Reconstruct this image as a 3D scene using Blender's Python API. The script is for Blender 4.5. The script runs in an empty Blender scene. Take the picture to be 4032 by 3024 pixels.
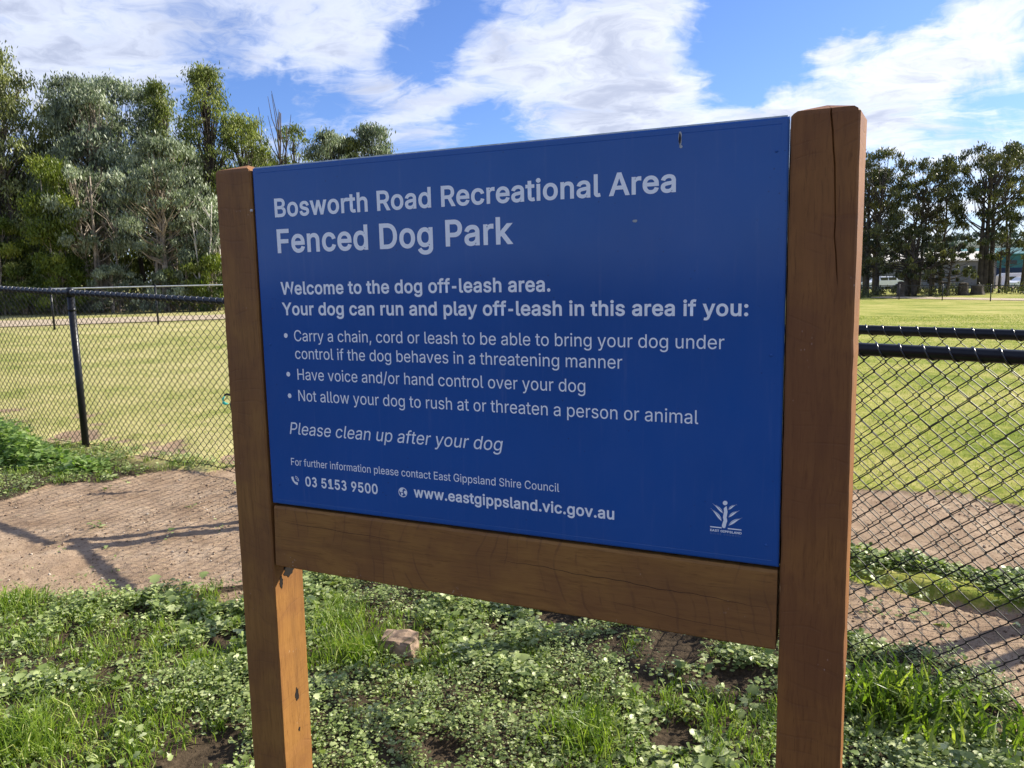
import bpy, math, random
import numpy as np
from mathutils import Vector, Matrix

SC = bpy.context.scene
C = SC.collection
rng = np.random.default_rng(7)
random.seed(7)
R = math.radians

# ------------------------------------------------------------------ camera
cam = bpy.data.cameras.new('camera')
cam.sensor_width = 36; cam.lens = 26.97
cam.clip_start = 0.05; cam.clip_end = 4000
camo = bpy.data.objects.new('camera', cam); C.objects.link(camo)
camo.matrix_world = Matrix(((0.99975354, 0.02220039, 0, 0),
                            (-0.00315399, 0.1420342, -0.98985673, 0),
                            (-0.0219752, 0.98961277, 0.14206921, 1.5),
                            (0, 0, 0, 1)))
SC.camera = camo

# ------------------------------------------------------------------ light
SUN_E = R(34); SAZ = Vector((0.93, 0.37, 0)).normalized()
sun_dir = Vector((SAZ.x*math.cos(SUN_E), SAZ.y*math.cos(SUN_E), math.sin(SUN_E)))
sl = bpy.data.lights.new('sun', 'SUN'); sl.energy = 5.0; sl.angle = R(0.5); sl.color = (1.0, 0.93, 0.80)
so = bpy.data.objects.new('sun', sl); C.objects.link(so)
so.rotation_euler = sun_dir.to_track_quat('Z', 'Y').to_euler()

world = bpy.data.worlds.new('World'); SC.world = world; world.use_nodes = True
wt = world.node_tree; wn = wt.nodes; wl = wt.links
for n in list(wn): wn.remove(n)

class G:
    """tiny node helper"""
    def __init__(s, t): s.t = t; s.n = t.nodes; s.l = t.links
    def new(s, typ, **kw):
        x = s.n.new(typ)
        for k, v in kw.items(): setattr(x, k, v)
        return x
    def put(s, sock, v):
        if hasattr(v, 'is_output') or isinstance(v, bpy.types.NodeSocket): s.l.new(v, sock)
        else: sock.default_value = v
    def math(s, op, a, b=0.0, c=None, clamp=False):
        x = s.new('ShaderNodeMath', operation=op, use_clamp=clamp)
        s.put(x.inputs[0], a); s.put(x.inputs[1], b)
        if c is not None: s.put(x.inputs[2], c)
        return x.outputs[0]
    def vm(s, op, a, b=None):
        x = s.new('ShaderNodeVectorMath', operation=op); s.put(x.inputs[0], a)
        if b is not None: s.put(x.inputs[1], b)
        return x.outputs[1] if op in ('DOT_PRODUCT', 'LENGTH', 'DISTANCE') else x.outputs[0]
    def mix(s, f, a, b, typ='MIX'):
        x = s.new('ShaderNodeMix', data_type='RGBA', blend_type=typ)
        s.put(x.inputs[0], f); s.put(x.inputs[6], a); s.put(x.inputs[7], b)
        return x.outputs[2]
    def noise(s, vec, scale, detail=4, rough=0.55, dist=0.0, col=False):
        x = s.new('ShaderNodeTexNoise'); s.put(x.inputs['Vector'], vec)
        x.inputs['Scale'].default_value = scale; x.inputs['Detail'].default_value = detail
        x.inputs['Roughness'].default_value = rough; x.inputs['Distortion'].default_value = dist
        return x.outputs[1 if col else 0]
    def vor(s, vec, scale, out='Distance', feature='F1'):
        x = s.new('ShaderNodeTexVoronoi', feature=feature); s.put(x.inputs['Vector'], vec)
        x.inputs['Scale'].default_value = scale
        return x.outputs[out]
    def ramp(s, f, pts, interp='LINEAR'):
        x = s.new('ShaderNodeValToRGB'); s.put(x.inputs[0], f); cr = x.color_ramp; cr.interpolation = interp
        while len(cr.elements) < len(pts): cr.elements.new(0.5)
        for e, (p, c) in zip(cr.elements, pts):
            e.position = p; e.color = c if len(c) == 4 else (*c, 1)
        return x.outputs[0]
    def sm(s, v, a, b):
        x = s.new('ShaderNodeMapRange', interpolation_type='SMOOTHSTEP'); s.put(x.inputs[0], v)
        x.inputs[1].default_value = a; x.inputs[2].default_value = b
        return x.outputs[0]
    def scale(s, vec, sc):
        x = s.new('ShaderNodeMapping'); s.put(x.inputs[0], vec); x.inputs['Scale'].default_value = sc
        return x.outputs[0]

g = G(wt)
sky = g.new('ShaderNodeTexSky', sky_type='NISHITA')
sky.sun_disc = False; sky.sun_elevation = SUN_E
sky.sun_rotation = math.atan2(SAZ.x, SAZ.y)
sky.altitude = 30; sky.air_density = 1.0; sky.dust_density = 0.5; sky.ozone_density = 2.4
tc = g.new('ShaderNodeTexCoord')
d = g.vm('NORMALIZE', tc.outputs['Generated'])
sep = g.new('ShaderNodeSeparateXYZ'); g.l.new(d, sep.inputs[0])
dz = g.math('MAXIMUM', sep.outputs[2], 0.0)
den = g.math('ADD', dz, 0.20)
cmb = g.new('ShaderNodeCombineXYZ')
g.l.new(g.math('DIVIDE', sep.outputs[0], den), cmb.inputs[0])
g.l.new(g.math('DIVIDE', sep.outputs[1], den), cmb.inputs[1])
uv = cmb.outputs[0]
rot = g.new('ShaderNodeMapping'); g.l.new(uv, rot.inputs[0])
rot.inputs['Rotation'].default_value = (0, 0, R(38)); rot.inputs['Scale'].default_value = (1.0, 1.25, 1)
rot.inputs['Location'].default_value = (3.1, 1.7, 0)
q0 = g.noise(rot.outputs[0], 2.2, 4, 0.55, col=True)
qw = g.vm('ADD', rot.outputs[0], g.vm('MULTIPLY', g.vm('SUBTRACT', q0, (0.5, 0.5, 0.5)), (0.55, 0.55, 0.0)))
n1 = g.noise(qw, 1.5, 12, 0.60, 0.15)
n2 = g.noise(qw, 5.5, 12, 0.66, 0.2)
n3 = g.noise(g.scale(qw, (1, 2.2, 1)), 3.4, 10, 0.66, 0.3)
cl = g.math('ADD', g.math('MULTIPLY', n1, 1.0), g.math('ADD', g.math('MULTIPLY', n2, 0.70), g.math('MULTIPLY', n3, 0.30)))
cl = g.math('SUBTRACT', cl, 0.5)
# the drift of cloud banks seen on this day: banks and gaps by direction
POS = [(-0.461,0.855,0.239),(-0.334,0.909,0.251),(-0.207,0.933,0.295),(-0.129,0.946,0.298),(-0.485,0.829,0.278),(-0.395,0.877,0.272),(-0.264,0.934,0.241),(-0.186,0.949,0.253),(-0.221,0.940,0.262),(-0.081,0.976,0.204),(-0.119,0.968,0.220),(-0.041,0.978,0.204),(-0.049,0.960,0.274),(0.005,0.970,0.244),(0.061,0.964,0.257),(0.115,0.952,0.284),(0.168,0.942,0.290),(0.220,0.934,0.282),(0.089,0.972,0.216),(0.145,0.970,0.193),(0.225,0.953,0.204),(0.303,0.936,0.183),(0.349,0.917,0.193),(0.392,0.895,0.212),(0.433,0.874,0.221),(0.472,0.854,0.219),(0.506,0.831,0.230),(0.521,0.829,0.202),(0.089,0.982,0.169),(0.463,0.876,0.138),(0.512,0.848,0.137),(0.438,0.881,0.178),(0.173,0.971,0.165),(-0.496,0.847,0.191),(-0.405,0.888,0.218),(0.027,0.980,0.195)]
NEG = [(-0.126,0.956,0.264),(-0.094,0.961,0.260),(-0.075,0.950,0.303),(-0.068,0.955,0.289),(-0.007,0.978,0.209),(0.061,0.980,0.191),(-0.020,0.986,0.166),(-0.300,0.935,0.190),(-0.269,0.942,0.201),(-0.317,0.926,0.204),(-0.216,0.953,0.210),(0.272,0.928,0.253),(0.317,0.909,0.272),(0.364,0.894,0.261),(0.345,0.908,0.236),(0.299,0.927,0.227),(0.405,0.874,0.269),(0.445,0.855,0.266),(0.269,0.920,0.286),(0.382,0.880,0.281),(0.517,0.841,0.159),(0.488,0.859,0.158),(0.529,0.831,0.171),(0.233,0.942,0.243),(0.453,0.878,0.158)]
wob = g.vm('ADD', d, g.vm('MULTIPLY', g.vm('SUBTRACT', g.noise(d, 9, 5, 0.6, 0.4, col=True), (0.5, 0.5, 0.5)), (0.12, 0.12, 0.12)))
wob = g.vm('NORMALIZE', wob)
bias = 0.0
for lst, a, kk in ((POS, 0.15, 900.0), (NEG, -0.19, 1100.0)):
    for v in lst:
        vv = Vector(v).normalized()
        dd = g.vm('DOT_PRODUCT', wob, tuple(vv))
        e = g.math('EXPONENT', g.math('MULTIPLY', g.math('SUBTRACT', dd, 1.0), kk))
        bias = g.math('MULTIPLY_ADD', e, a, bias)
cov = g.math('ADD', cl, bias)
mask = g.sm(cov, 0.36, 0.74)
mask = g.math('POWER', mask, 0.85)
thick = g.sm(cov, 0.62, 1.0)
# cloud body: white where it billows or faces the sun, soft lavender grey where it is thick
bil = g.noise(qw, 3.4, 9, 0.58, 0.2)
shade = g.sm(g.math('ADD', g.math('MULTIPLY', bil, 0.9), g.math('MULTIPLY', thick, 0.30)), 0.34, 0.78)
sunny = g.math('MAXIMUM', g.vm('DOT_PRODUCT', d, tuple(sun_dir)), 0.0)
sunny = g.sm(sunny, 0.25, 0.80)
ccol = g.mix(shade, (0.48, 0.52, 0.62, 1), (0.29, 0.325, 0.43, 1))
ccol = g.mix(sunny, ccol, g.mix(shade, (0.63, 0.65, 0.69, 1), (0.37, 0.40, 0.49, 1)))
skyc = g.mix(1.0, sky.outputs[0], (0.053, 0.066, 0.100, 1), 'MULTIPLY')
fin = g.mix(g.math('MULTIPLY', mask, 0.96), skyc, ccol)
bg = g.new('ShaderNodeBackground'); g.l.new(fin, bg.inputs[0]); bg.inputs[1].default_value = 0.95
wo = g.new('ShaderNodeOutputWorld'); g.l.new(bg.outputs[0], wo.inputs[0])

SC.view_settings.view_transform = 'Standard'; SC.view_settings.look = 'None'
SC.view_settings.exposure = 0.93; SC.view_settings.gamma = 1; SC.view_settings.use_curve_mapping = False
SC.cycles.max_bounces = 6; SC.cycles.transparent_max_bounces = 6

# ------------------------------------------------------------------ object helpers
def tag(o, label=None, cat=None, group=None, kind=None):
    if label: o['label'] = label
    if cat: o['category'] = cat
    if group: o['group'] = group
    if kind: o['kind'] = kind
    return o
def empty(name, loc=(0, 0, 0), rz=0.0):
    o = bpy.data.objects.new(name, None); C.objects.link(o); o.location = loc; o.rotation_euler = (0, 0, rz)
    o.empty_display_size = 0.1
    return o
def link(name, me, parent=None, loc=None):
    o = bpy.data.objects.new(name, me); C.objects.link(o)
    if parent: o.parent = parent
    if loc is not None: o.location = loc
    return o

class MB:
    def __init__(s): s.v = []; s.f = []; s.n = 0
    def add(s, v, f):
        v = np.asarray(v, float).reshape(-1, 3); s.v.append(v)
        s.f += [tuple(int(i)+s.n for i in q) for q in f]; s.n += len(v)
    def box(s, c, d, rz=0.0, bev=0.0):
        x, y, z = (q/2 for q in d)
        if bev:
            b = bev; P = []
            for zz, e in ((-z, b), (-z+b, 0), (z-b, 0), (z, b)):
                P += [(-x+e+ (b if e==0 else 0)*0, -y+e, zz), (x-e, -y+e, zz), (x-e, y-e, zz), (-x+e, y-e, zz)]
            F = [(3, 2, 1, 0), (12, 13, 14, 15)]
            for k in range(3):
                for i in range(4):
                    j = (i+1) % 4; F.append((4*k+i, 4*k+j, 4*k+4+j, 4*k+4+i))
        else:
            P = [(-x,-y,-z),(x,-y,-z),(x,y,-z),(-x,y,-z),(-x,-y,z),(x,-y,z),(x,y,z),(-x,y,z)]
            F = [(3,2,1,0),(4,5,6,7),(0,1,5,4),(1,2,6,5),(2,3,7,6),(3,0,4,7)]
        P = np.array(P); ca, sa = math.cos(rz), math.sin(rz)
        P = np.stack([P[:,0]*ca-P[:,1]*sa, P[:,0]*sa+P[:,1]*ca, P[:,2]], 1)+np.array(c)
        s.add(P, F); return s
    def tube(s, pts, r, n=8, cap=True):
        pts = np.asarray(pts, float); m = len(pts)
        rr = np.full(m, r) if np.isscalar(r) else np.asarray(r, float)
        t = np.gradient(pts, axis=0); t /= np.linalg.norm(t, axis=1)[:, None]+1e-12
        up = np.array([0, 0, 1.]) if abs(t[:, 2]).mean() < 0.8 else np.array([1., 0, 0])
        a = np.cross(t, up); a /= np.linalg.norm(a, axis=1)[:, None]+1e-12
        b = np.cross(t, a)
        th = np.arange(n)*2*math.pi/n
        V = pts[:, None]+rr[:, None, None]*(np.cos(th)[None, :, None]*a[:, None]+np.sin(th)[None, :, None]*b[:, None])
        F = [(k*n+i, k*n+(i+1) % n, (k+1)*n+(i+1) % n, (k+1)*n+i) for k in range(m-1) for i in range(n)]
        if cap: F += [tuple(range(n-1, -1, -1)), tuple((m-1)*n+i for i in range(n))]
        s.add(V.reshape(-1, 3), F); return s
    def lathe(s, prof, c=(0, 0, 0), n=16):
        th = np.arange(n)*2*math.pi/n
        V = [(c[0]+r*math.cos(t), c[1]+r*math.sin(t), c[2]+z) for r, z in prof for t in th]
        F = [(k*n+i, k*n+(i+1) % n, (k+1)*n+(i+1) % n, (k+1)*n+i) for k in range(len(prof)-1) for i in range(n)]
        F += [tuple(range(n-1, -1, -1)), tuple((len(prof)-1)*n+i for i in range(n))]
        s.add(V, F); return s
    def build(s, name, mat, parent=None, smooth=False, loc=None):
        me = bpy.data.meshes.new(name); me.from_pydata(np.concatenate(s.v).tolist(), [], s.f)
        me.materials.append(mat)
        if smooth: me.polygons.foreach_set('use_smooth', [True]*len(me.polygons))
        me.update()
        return link(name, me, parent, loc)

def raw_mesh(name, V, F, mat, attrs=None, uniform=None, smooth=False):
    """fast numpy mesh: F is an (n,k) int array"""
    me = bpy.data.meshes.new(name); V = np.ascontiguousarray(V, np.float32); F = np.ascontiguousarray(F, np.int32)
    n, k = F.shape
    me.vertices.add(len(V)); me.vertices.foreach_set('co', V.ravel())
    me.loops.add(n*k); me.loops.foreach_set('vertex_index', F.ravel())
    me.polygons.add(n); me.polygons.foreach_set('loop_start', np.arange(0, n*k, k, dtype=np.int32))
    if smooth: me.polygons.foreach_set('use_smooth', np.ones(n, bool))
    me.update(calc_edges=True)
    for nm, (dom, arr) in (attrs or {}).items():
        a = me.attributes.new(nm, 'FLOAT', dom); a.data.foreach_set('value', np.ascontiguousarray(arr, np.float32))
    me.materials.append(mat)
    return me

def vnoise(x, y, seed=0):
    r = np.random.default_rng(seed).random((256, 256))
    xi = np.floor(x).astype(int); yi = np.floor(y).astype(int); fx = x-xi; fy = y-yi
    fx = fx*fx*(3-2*fx); fy = fy*fy*(3-2*fy)
    a = r[xi % 256, yi % 256]; b = r[(xi+1) % 256, yi % 256]; c = r[xi % 256, (yi+1) % 256]; e = r[(xi+1) % 256, (yi+1) % 256]
    return (a*(1-fx)+b*fx)*(1-fy)+(c*(1-fx)+e*fx)*fy
def fbm(x, y, s, o=4, seed=0):
    t = 0; a = 0.5
    for k in range(o): t = t+a*vnoise(x*s*2**k+13.7*k, y*s*2**k+5.1*k, seed+k); a *= 0.5
    return t/(1-0.5**o)
def ss(v, a, b): t = np.clip((v-a)/(b-a), 0, 1); return t*t*(3-2*t)

# ------------------------------------------------------------------ materials
def mat(name, rough=0.8, spec=0.3):
    m = bpy.data.materials.new(name); m.use_nodes = True; t = G(m.node_tree)
    p = m.node_tree.nodes['Principled BSDF']; p.inputs['Roughness'].default_value = rough
    p.inputs['Specular IOR Level'].default_value = spec
    return m, t, p
def bump(t, p, h, strength=0.5, dist=0.01):
    b = t.new('ShaderNodeBump'); b.inputs['Strength'].default_value = strength; b.inputs['Distance'].default_value = dist
    t.l.new(h, b.inputs['Height']); t.l.new(b.outputs[0], p.inputs['Normal'])
def flat(name, col, rough=0.6, spec=0.3, metal=0.0, var=0.12, sc=20):
    m, t, p = mat(name, rough, spec); p.inputs['Metallic'].default_value = metal
    co = t.new('ShaderNodeTexCoord').outputs['Object']
    n = t.noise(co, sc, 5, 0.6)
    c2 = tuple(min(1, c*(1+var*2)) for c in col); c1 = tuple(c*(1-var*2) for c in col)
    t.l.new(t.ramp(n, [(0.3, c1), (0.7, c2)]), p.inputs['Base Color'])
    return m

def wood(name, along, tint=(1, 1, 1)):
    m, t, p = mat(name, 0.62, 0.3)
    co = t.new('ShaderNodeTexCoord').outputs['Object']
    st = {'z': (1, 1, 0.07), 'x': (0.07, 1, 1)}[along]
    v = t.scale(co, st)
    warp = t.vm('ADD', v, t.vm('MULTIPLY', t.noise(co, 5, 3, 0.5, col=True), (0.02, 0.02, 0.02)))
    fine = t.noise(warp, 260, 5, 0.65)
    rings = t.noise(warp, 42, 4, 0.6, 0.8)
    big = t.noise(co, 4.5, 4, 0.6)
    c = t.ramp(rings, [(0.25, (0.215, 0.095, 0.024)), (0.5, (0.31, 0.145, 0.037)), (0.75, (0.24, 0.108, 0.027))])
    c = t.mix(t.sm(fine, 0.5, 0.72), c, t.mix(1.0, c, (0.66, 0.62, 0.58, 1), 'MULTIPLY'))
    c = t.mix(t.math('MULTIPLY', t.sm(big, 0.40, 0.62), 0.55), c, (0.175, 0.070, 0.027, 1))
    c = t.mix(t.math('MULTIPLY', t.sm(t.noise(t.scale(co, st), 14, 5, 0.7), 0.50, 0.68), 0.4), c, (0.15, 0.068, 0.022, 1))
    # knots and little checks
    kv = t.scale(co, {'z': (1, 1, 0.55), 'x': (0.55, 1, 1)}[along])
    kd = t.vor(t.vm('ADD', kv, t.vm('MULTIPLY', t.noise(co, 30, 2, 0.5, col=True), (0.012, 0.012, 0.012))), 7.0)
    c = t.mix(t.math('MULTIPLY', t.sm(kd, 0.075, 0.02), 0.75), c, (0.10, 0.045, 0.02, 1))
    # saw marks across the grain
    w = t.new('ShaderNodeTexWave', wave_type='BANDS', bands_direction='Z' if along == 'z' else 'X')
    t.l.new(t.vm('ADD', co, t.vm('MULTIPLY', t.noise(co, 3, 2, 0.5, col=True), (0.25, 0.25, 0.25))), w.inputs[0])
    w.inputs['Scale'].default_value = 9.5 if along == 'z' else 9.0
    w.inputs['Distortion'].default_value = 2.0; w.inputs['Detail'].default_value = 3
    saw = t.sm(w.outputs[1], 0.93, 0.995)
    sawm = t.math('MULTIPLY', saw, t.sm(t.noise(co, 9, 3, 0.6), 0.45, 0.6))
    c = t.mix(t.math('MULTIPLY', sawm, 0.16 if along == 'z' else 0.42), c, (0.13, 0.055, 0.022, 1))
    # pale flecks of dry seed fluff stuck to the stain
    fl = t.vor(t.scale(co, (1, 1, 0.6)), 140)
    flm = t.math('MULTIPLY', t.sm(fl, 0.22, 0.12), t.sm(t.noise(co, 11, 3, 0.6), 0.58, 0.75))
    c = t.mix(t.math('MULTIPLY', flm, 0.6), c, (0.62, 0.50, 0.40, 1))
    c = t.mix(1.0, c, (*tint, 1), 'MULTIPLY')
    t.l.new(c, p.inputs['Base Color'])
    h = t.math('ADD', t.math('MULTIPLY', fine, 0.6), t.math('MULTIPLY', sawm, -0.25))
    bump(t, p, h, 0.45, 0.002)
    return m
M_woodz = wood('stained_post_timber', 'z'); M_woodx = wood('stained_beam_timber', 'x', (1.06, 1.05, 1.0)); M_woodr = wood('red_stained_post_timber', 'z', (0.90, 0.80, 0.80))
M_dark = flat('dark_hollow', (0.012, 0.009, 0.007), 0.9)
M_crackdust = flat('weathered_edge', (0.22, 0.24, 0.20), 0.9)

M_panel, t, p = mat('blue_enamel_panel', 0.22, 0.36)
co = t.new('ShaderNodeTexCoord').outputs['Object']
b1 = t.noise(co, 2.3, 3, 0.5)
c = t.ramp(b1, [(0.35, (0.003, 0.076, 0.30)), (0.65, (0.005, 0.088, 0.345))])
spk = t.math('MULTIPLY', t.sm(t.vor(co, 55), 0.13, 0.05), t.sm(t.noise(co, 7, 2, 0.5), 0.48, 0.62))
c = t.mix(t.math('MULTIPLY', spk, 0.5), c, (0.006, 0.016, 0.07, 1))
dust = t.math('MULTIPLY', t.noise(t.scale(co, (1, 1, 0.5)), 14, 6, 0.7), 0.07)
streak = t.math('MULTIPLY', t.sm(t.noise(t.scale(co, (1, 1, 0.06)), 60, 4, 0.6), 0.55, 0.8), 0.07)
dust = t.math('ADD', dust, streak)
c = t.mix(dust, c, (0.35, 0.36, 0.40, 1))
t.l.new(c, p.inputs['Base Color'])
t.l.new(t.math('MULTIPLY_ADD', t.noise(co, 30, 4, 0.6), 0.10, 0.10), p.inputs['Roughness'])
bump(t, p, t.noise(co, 4, 2, 0.4), 0.10, 0.01)
M_edge = flat('panel_edge_grey', (0.55, 0.60, 0.58), 0.5, sc=60)
M_vinyl = flat('pale_vinyl', (0.95, 0.96, 0.95), 0.35, 0.5, var=0.01, sc=40)
M_vinyl2 = flat('faded_vinyl', (0.16, 0.24, 0.42), 0.4, 0.4, var=0.03, sc=40)
M_black = flat('black_powder_coat', (0.008, 0.009, 0.012), 0.34, 0.35, var=0.2, sc=30)
M_wire = flat('black_coated_wire', (0.010, 0.011, 0.013), 0.45, 0.22, var=0.2, sc=30)
M_lace = flat('lacing_wire_coating', (0.02, 0.021, 0.024), 0.24, 0.75, var=0.2, sc=30)
M_galv = flat('galvanised_pipe', (0.32, 0.34, 0.36), 0.4, 0.5, metal=0.5, sc=12)
M_white = flat('white_paint', (0.72, 0.73, 0.74), 0.35, 0.5, var=0.03, sc=2)
M_glass = flat('dark_glass', (0.02, 0.025, 0.03), 0.08, 0.6, sc=3)
M_rubber = flat('tyre_rubber', (0.02, 0.02, 0.02), 0.8)
M_teal = flat('teal_plastic', (0.03, 0.42, 0.36), 0.35, sc=10)
M_rock = flat('sandstone', (0.27, 0.19, 0.13), 0.9, var=0.3, sc=22)
M_screw = flat('screw_zinc', (0.6, 0.55, 0.52), 0.4)
M_scar = flat('bare_metal_scar', (0.45, 0.46, 0.44), 0.5)
M_rust = flat('rust_scar', (0.045, 0.03, 0.025), 0.8)

def leafmat(name, cols, rough=0.42, spec=0.4, trans=0.3, tint=(1.15, 1.3, 0.5)):
    m, t, p = mat(name, rough, spec)
    a = t.new('ShaderNodeAttribute', attribute_name='rnd')
    n = len(cols)
    c = t.ramp(a.outputs['Fac'], [(i/(n-1), q) for i, q in enumerate(cols)])
    t.l.new(c, p.inputs['Base Color'])
    tr = t.new('ShaderNodeBsdfTranslucent')
    t.l.new(t.mix(1.0, c, (*tint, 1), 'MULTIPLY'), tr.inputs[0])
    mx = t.new('ShaderNodeMixShader'); mx.inputs[0].default_value = trans
    t.l.new(p.outputs[0], mx.inputs[1]); t.l.new(tr.outputs[0], mx.inputs[2])
    t.l.new(mx.outputs[0], m.node_tree.nodes['Material Output'].inputs[0])
    return m
L_silver = leafmat('silver_gum_leaf', [(0.05, 0.065, 0.038), (0.15, 0.18, 0.11), (0.29, 0.33, 0.215), (0.42, 0.46, 0.33)], 0.45, 0.35, 0.25, (1, 1.2, 0.7))
L_olive = leafmat('olive_gum_leaf', [(0.045, 0.058, 0.02), (0.13, 0.15, 0.045), (0.25, 0.275, 0.09), (0.38, 0.40, 0.17)], 0.4, 0.5, 0.25)
L_wattle = leafmat('wattle_leaf', [(0.05, 0.075, 0.015), (0.125, 0.155, 0.035), (0.235, 0.265, 0.07), (0.36, 0.39, 0.14)], 0.5, 0.3, 0.3)
L_lime = leafmat('lime_leaf', [(0.05, 0.075, 0.010), (0.10, 0.14, 0.016), (0.17, 0.21, 0.026), (0.27, 0.30, 0.05)], 0.45, 0.4, 0.35)
L_dark = leafmat('dark_gum_leaf', [(0.03, 0.038, 0.016), (0.06, 0.07, 0.026), (0.115, 0.12, 0.04), (0.20, 0.18, 0.065)], 0.45, 0.4, 0.22)
L_weed = leafmat('broad_weed_leaf', [(0.075, 0.11, 0.025), (0.165, 0.225, 0.06), (0.34, 0.40, 0.145), (0.55, 0.59, 0.31)], 0.42, 0.4, 0.28)
L_grass = leafmat('grass_blade', [(0.07, 0.13, 0.014), (0.16, 0.25, 0.026), (0.28, 0.37, 0.05), (0.48, 0.48, 0.19)], 0.42, 0.4, 0.38)
L_lawn = leafmat('lawn_blade', [(0.09, 0.15, 0.022), (0.21, 0.25, 0.055), (0.38, 0.36, 0.13), (0.54, 0.48, 0.24)], 0.6, 0.2, 0.3)
L_lush = leafmat('lush_lawn_blade', [(0.07, 0.13, 0.015), (0.15, 0.21, 0.026), (0.26, 0.29, 0.05), (0.42, 0.40, 0.14)], 0.6, 0.2, 0.35)
L_straw = leafmat('dry_straw', [(0.16, 0.12, 0.07), (0.30, 0.24, 0.13), (0.42, 0.35, 0.20)], 0.7, 0.2, 0.15, (1, 1, 0.8))
M_bark = flat('pale_bark', (0.30, 0.25, 0.20), 0.85, var=0.3, sc=3)
M_barkd = flat('dark_bark', (0.075, 0.06, 0.048), 0.9, var=0.3, sc=3)
M_barkw = flat('white_bark', (0.48, 0.44, 0.38), 0.8, var=0.2, sc=3)

# ------------------------------------------------------------------ terrain
DIRT = np.array([(-4.3,4.97),(-3.52,5.08),(-3.44,5.53),(-3.0,5.63),(-2.78,5.80),(-2.13,6.1),(-1.17,6.5),(-0.01,6.6),(2.05,6.0),(2.33,5.13),(3.22,4.68),(3.9,4.49),(3.6,3.2),(2.2,1.9),(1.80,2.28),(1.62,2.66),(1.40,2.95),(1.15,3.20),(0.85,3.40),(0.45,3.55),(0.08,3.65),(-0.52,3.85),(-1.06,4.09),(-1.23,3.77),(-1.32,3.49),(-1.66,3.60),(-2.01,3.55),(-2.25,3.48),(-2.51,3.55),(-2.89,3.47),(-4.3,3.5)])
STRIP = np.array([(0.6,4.5),(1.21,3.98),(1.74,3.87),(1.86,3.76),(2.13,3.62),(2.39,3.46),(2.84,3.24),(2.65,3.0),(2.22,3.18),(2.0,3.32),(1.72,3.44),(1.61,3.53),(1.13,3.75),(0.6,4.2)])
def sdist(x, y, P):
    """signed distance, positive inside"""
    x = np.asarray(x, float); y = np.asarray(y, float)
    dm = np.full(x.shape, 1e9); ins = np.zeros(x.shape, bool)
    for i in range(len(P)):
        ax, ay = P[i-1]; bx, by = P[i]
        ex, ey = bx-ax, by-ay; t = np.clip(((x-ax)*ex+(y-ay)*ey)/(ex*ex+ey*ey), 0, 1)
        dm = np.minimum(dm, np.hypot(x-ax-t*ex, y-ay-t*ey))
        c = ((ay > y) != (by > y)) & (x < (bx-ax)*(y-ay)/(by-ay+1e-12)+ax); ins ^= c
    return np.where(ins, dm, -dm)
PATCH = [(1.68, 2.26, 0.14), (-1.35, 3.55, 0.12), (-2.2, 6.25, 0.25), (-1.6, 6.4, 0.4)]
BARE = [(0.84, 2.66, 0.10), (0.66, 2.93, 0.09), (0.36, 2.88, 0.06), (-0.96, 2.2, 0.11), (-0.25, 2.3, .04), (1.0, 2.95, .08), (-0.1, 3.1, .05), (0.2, 3.25, .10), (1.55, 2.02, .09), (-1.55, 2.75, .05), (-1.9, 3.1, .05), (0.5, 2.3, .05), (-1.2, 3.0, .07), (-1.7, 3.3, .08)]
def bare(x, y):
    v = np.full(np.shape(x), -1.0); w = 0.22*(fbm(x, y, 5, 3, 4)-0.5)
    for cx, cy, r in BARE: v = np.maximum(v, r-np.hypot(x-cx, y-cy)+w)
    return ss(v, -0.03, 0.03)
def dirtness(x, y):
    w = 0.34*(fbm(x, y, 2.2, 5, 3)-0.5)+0.14*(fbm(x, y, 11, 3, 6)-0.5)
    v = sdist(x, y, DIRT)+w
    v = np.minimum(v, -sdist(x, y, STRIP)+w*0.4)
    for cx, cy, r in PATCH: v = np.maximum(v, r-np.hypot(x-cx, y-cy)+w*0.8)
    lf = y+0.6*np.asarray(x)-4.45
    worn = (fbm(x, y, 2.6, 5, 14)-0.50)*0.7-0.16*np.abs(lf-0.3)-0.03+0*v
    v = np.maximum(v, np.where((lf > -0.1) & (lf < 4) & (np.asarray(x) < 0.5), worn, -1))
    return ss(v, -0.05, 0.06)
def terrain(x, y):
    p = 0.5*x+0.87*y
    a = np.where(y > 1, x/np.maximum(y, 1), 0)
    z = -0.82*ss(p, 10, 60)*ss(a, -0.35, 0.35)
    z = z-1.6*ss(p, 75, 150)*ss(a, -0.35, 0.35)
    z = z+0.055*ss(-x, 1, 4)*ss(y, 2.5, 6)
    return z
def ground_z(x, y):
    x = np.asarray(x, float); y = np.asarray(y, float)
    near = ss(14-np.hypot(x, y), 0, 5)
    z = terrain(x, y)
    z = z+near*(0.07*(fbm(x, y, 0.9, 3, 11)-0.5)+0.02*(fbm(x, y, 5, 3, 21)-0.5))
    dd = np.maximum(dirtness(x, y), bare(x, y))
    clod = fbm(x, y, 28, 3, 31)
    z = z+near*dd*(0.008*np.maximum(clod-0.52, 0)*4+0.012*(fbm(x, y, 4, 3, 33)-0.5)-0.018)
    z = z+near*(1-dd)*0.014*fbm(x, y, 9, 3, 41)
    z = z-near*0.05*ss(0.12-np.abs(x+y-5.28), 0, 0.12)*ss(x, 0.2, 1.0)*ss(4-y, 0, .3)  # small trench by the inner fence
    return z
def axis(dense0, dense1, step, lo, hi):
    c = list(np.arange(dense0, dense1, step)); s_ = step; v = dense1
    while v < hi: c.append(v); s_ *= 1.13; v += s_
    c.append(hi); s_ = step; v = dense0-step
    while v > lo: c.append(v); s_ *= 1.13; v -= s_
    c.append(lo)
    return np.array(sorted(c))
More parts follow.
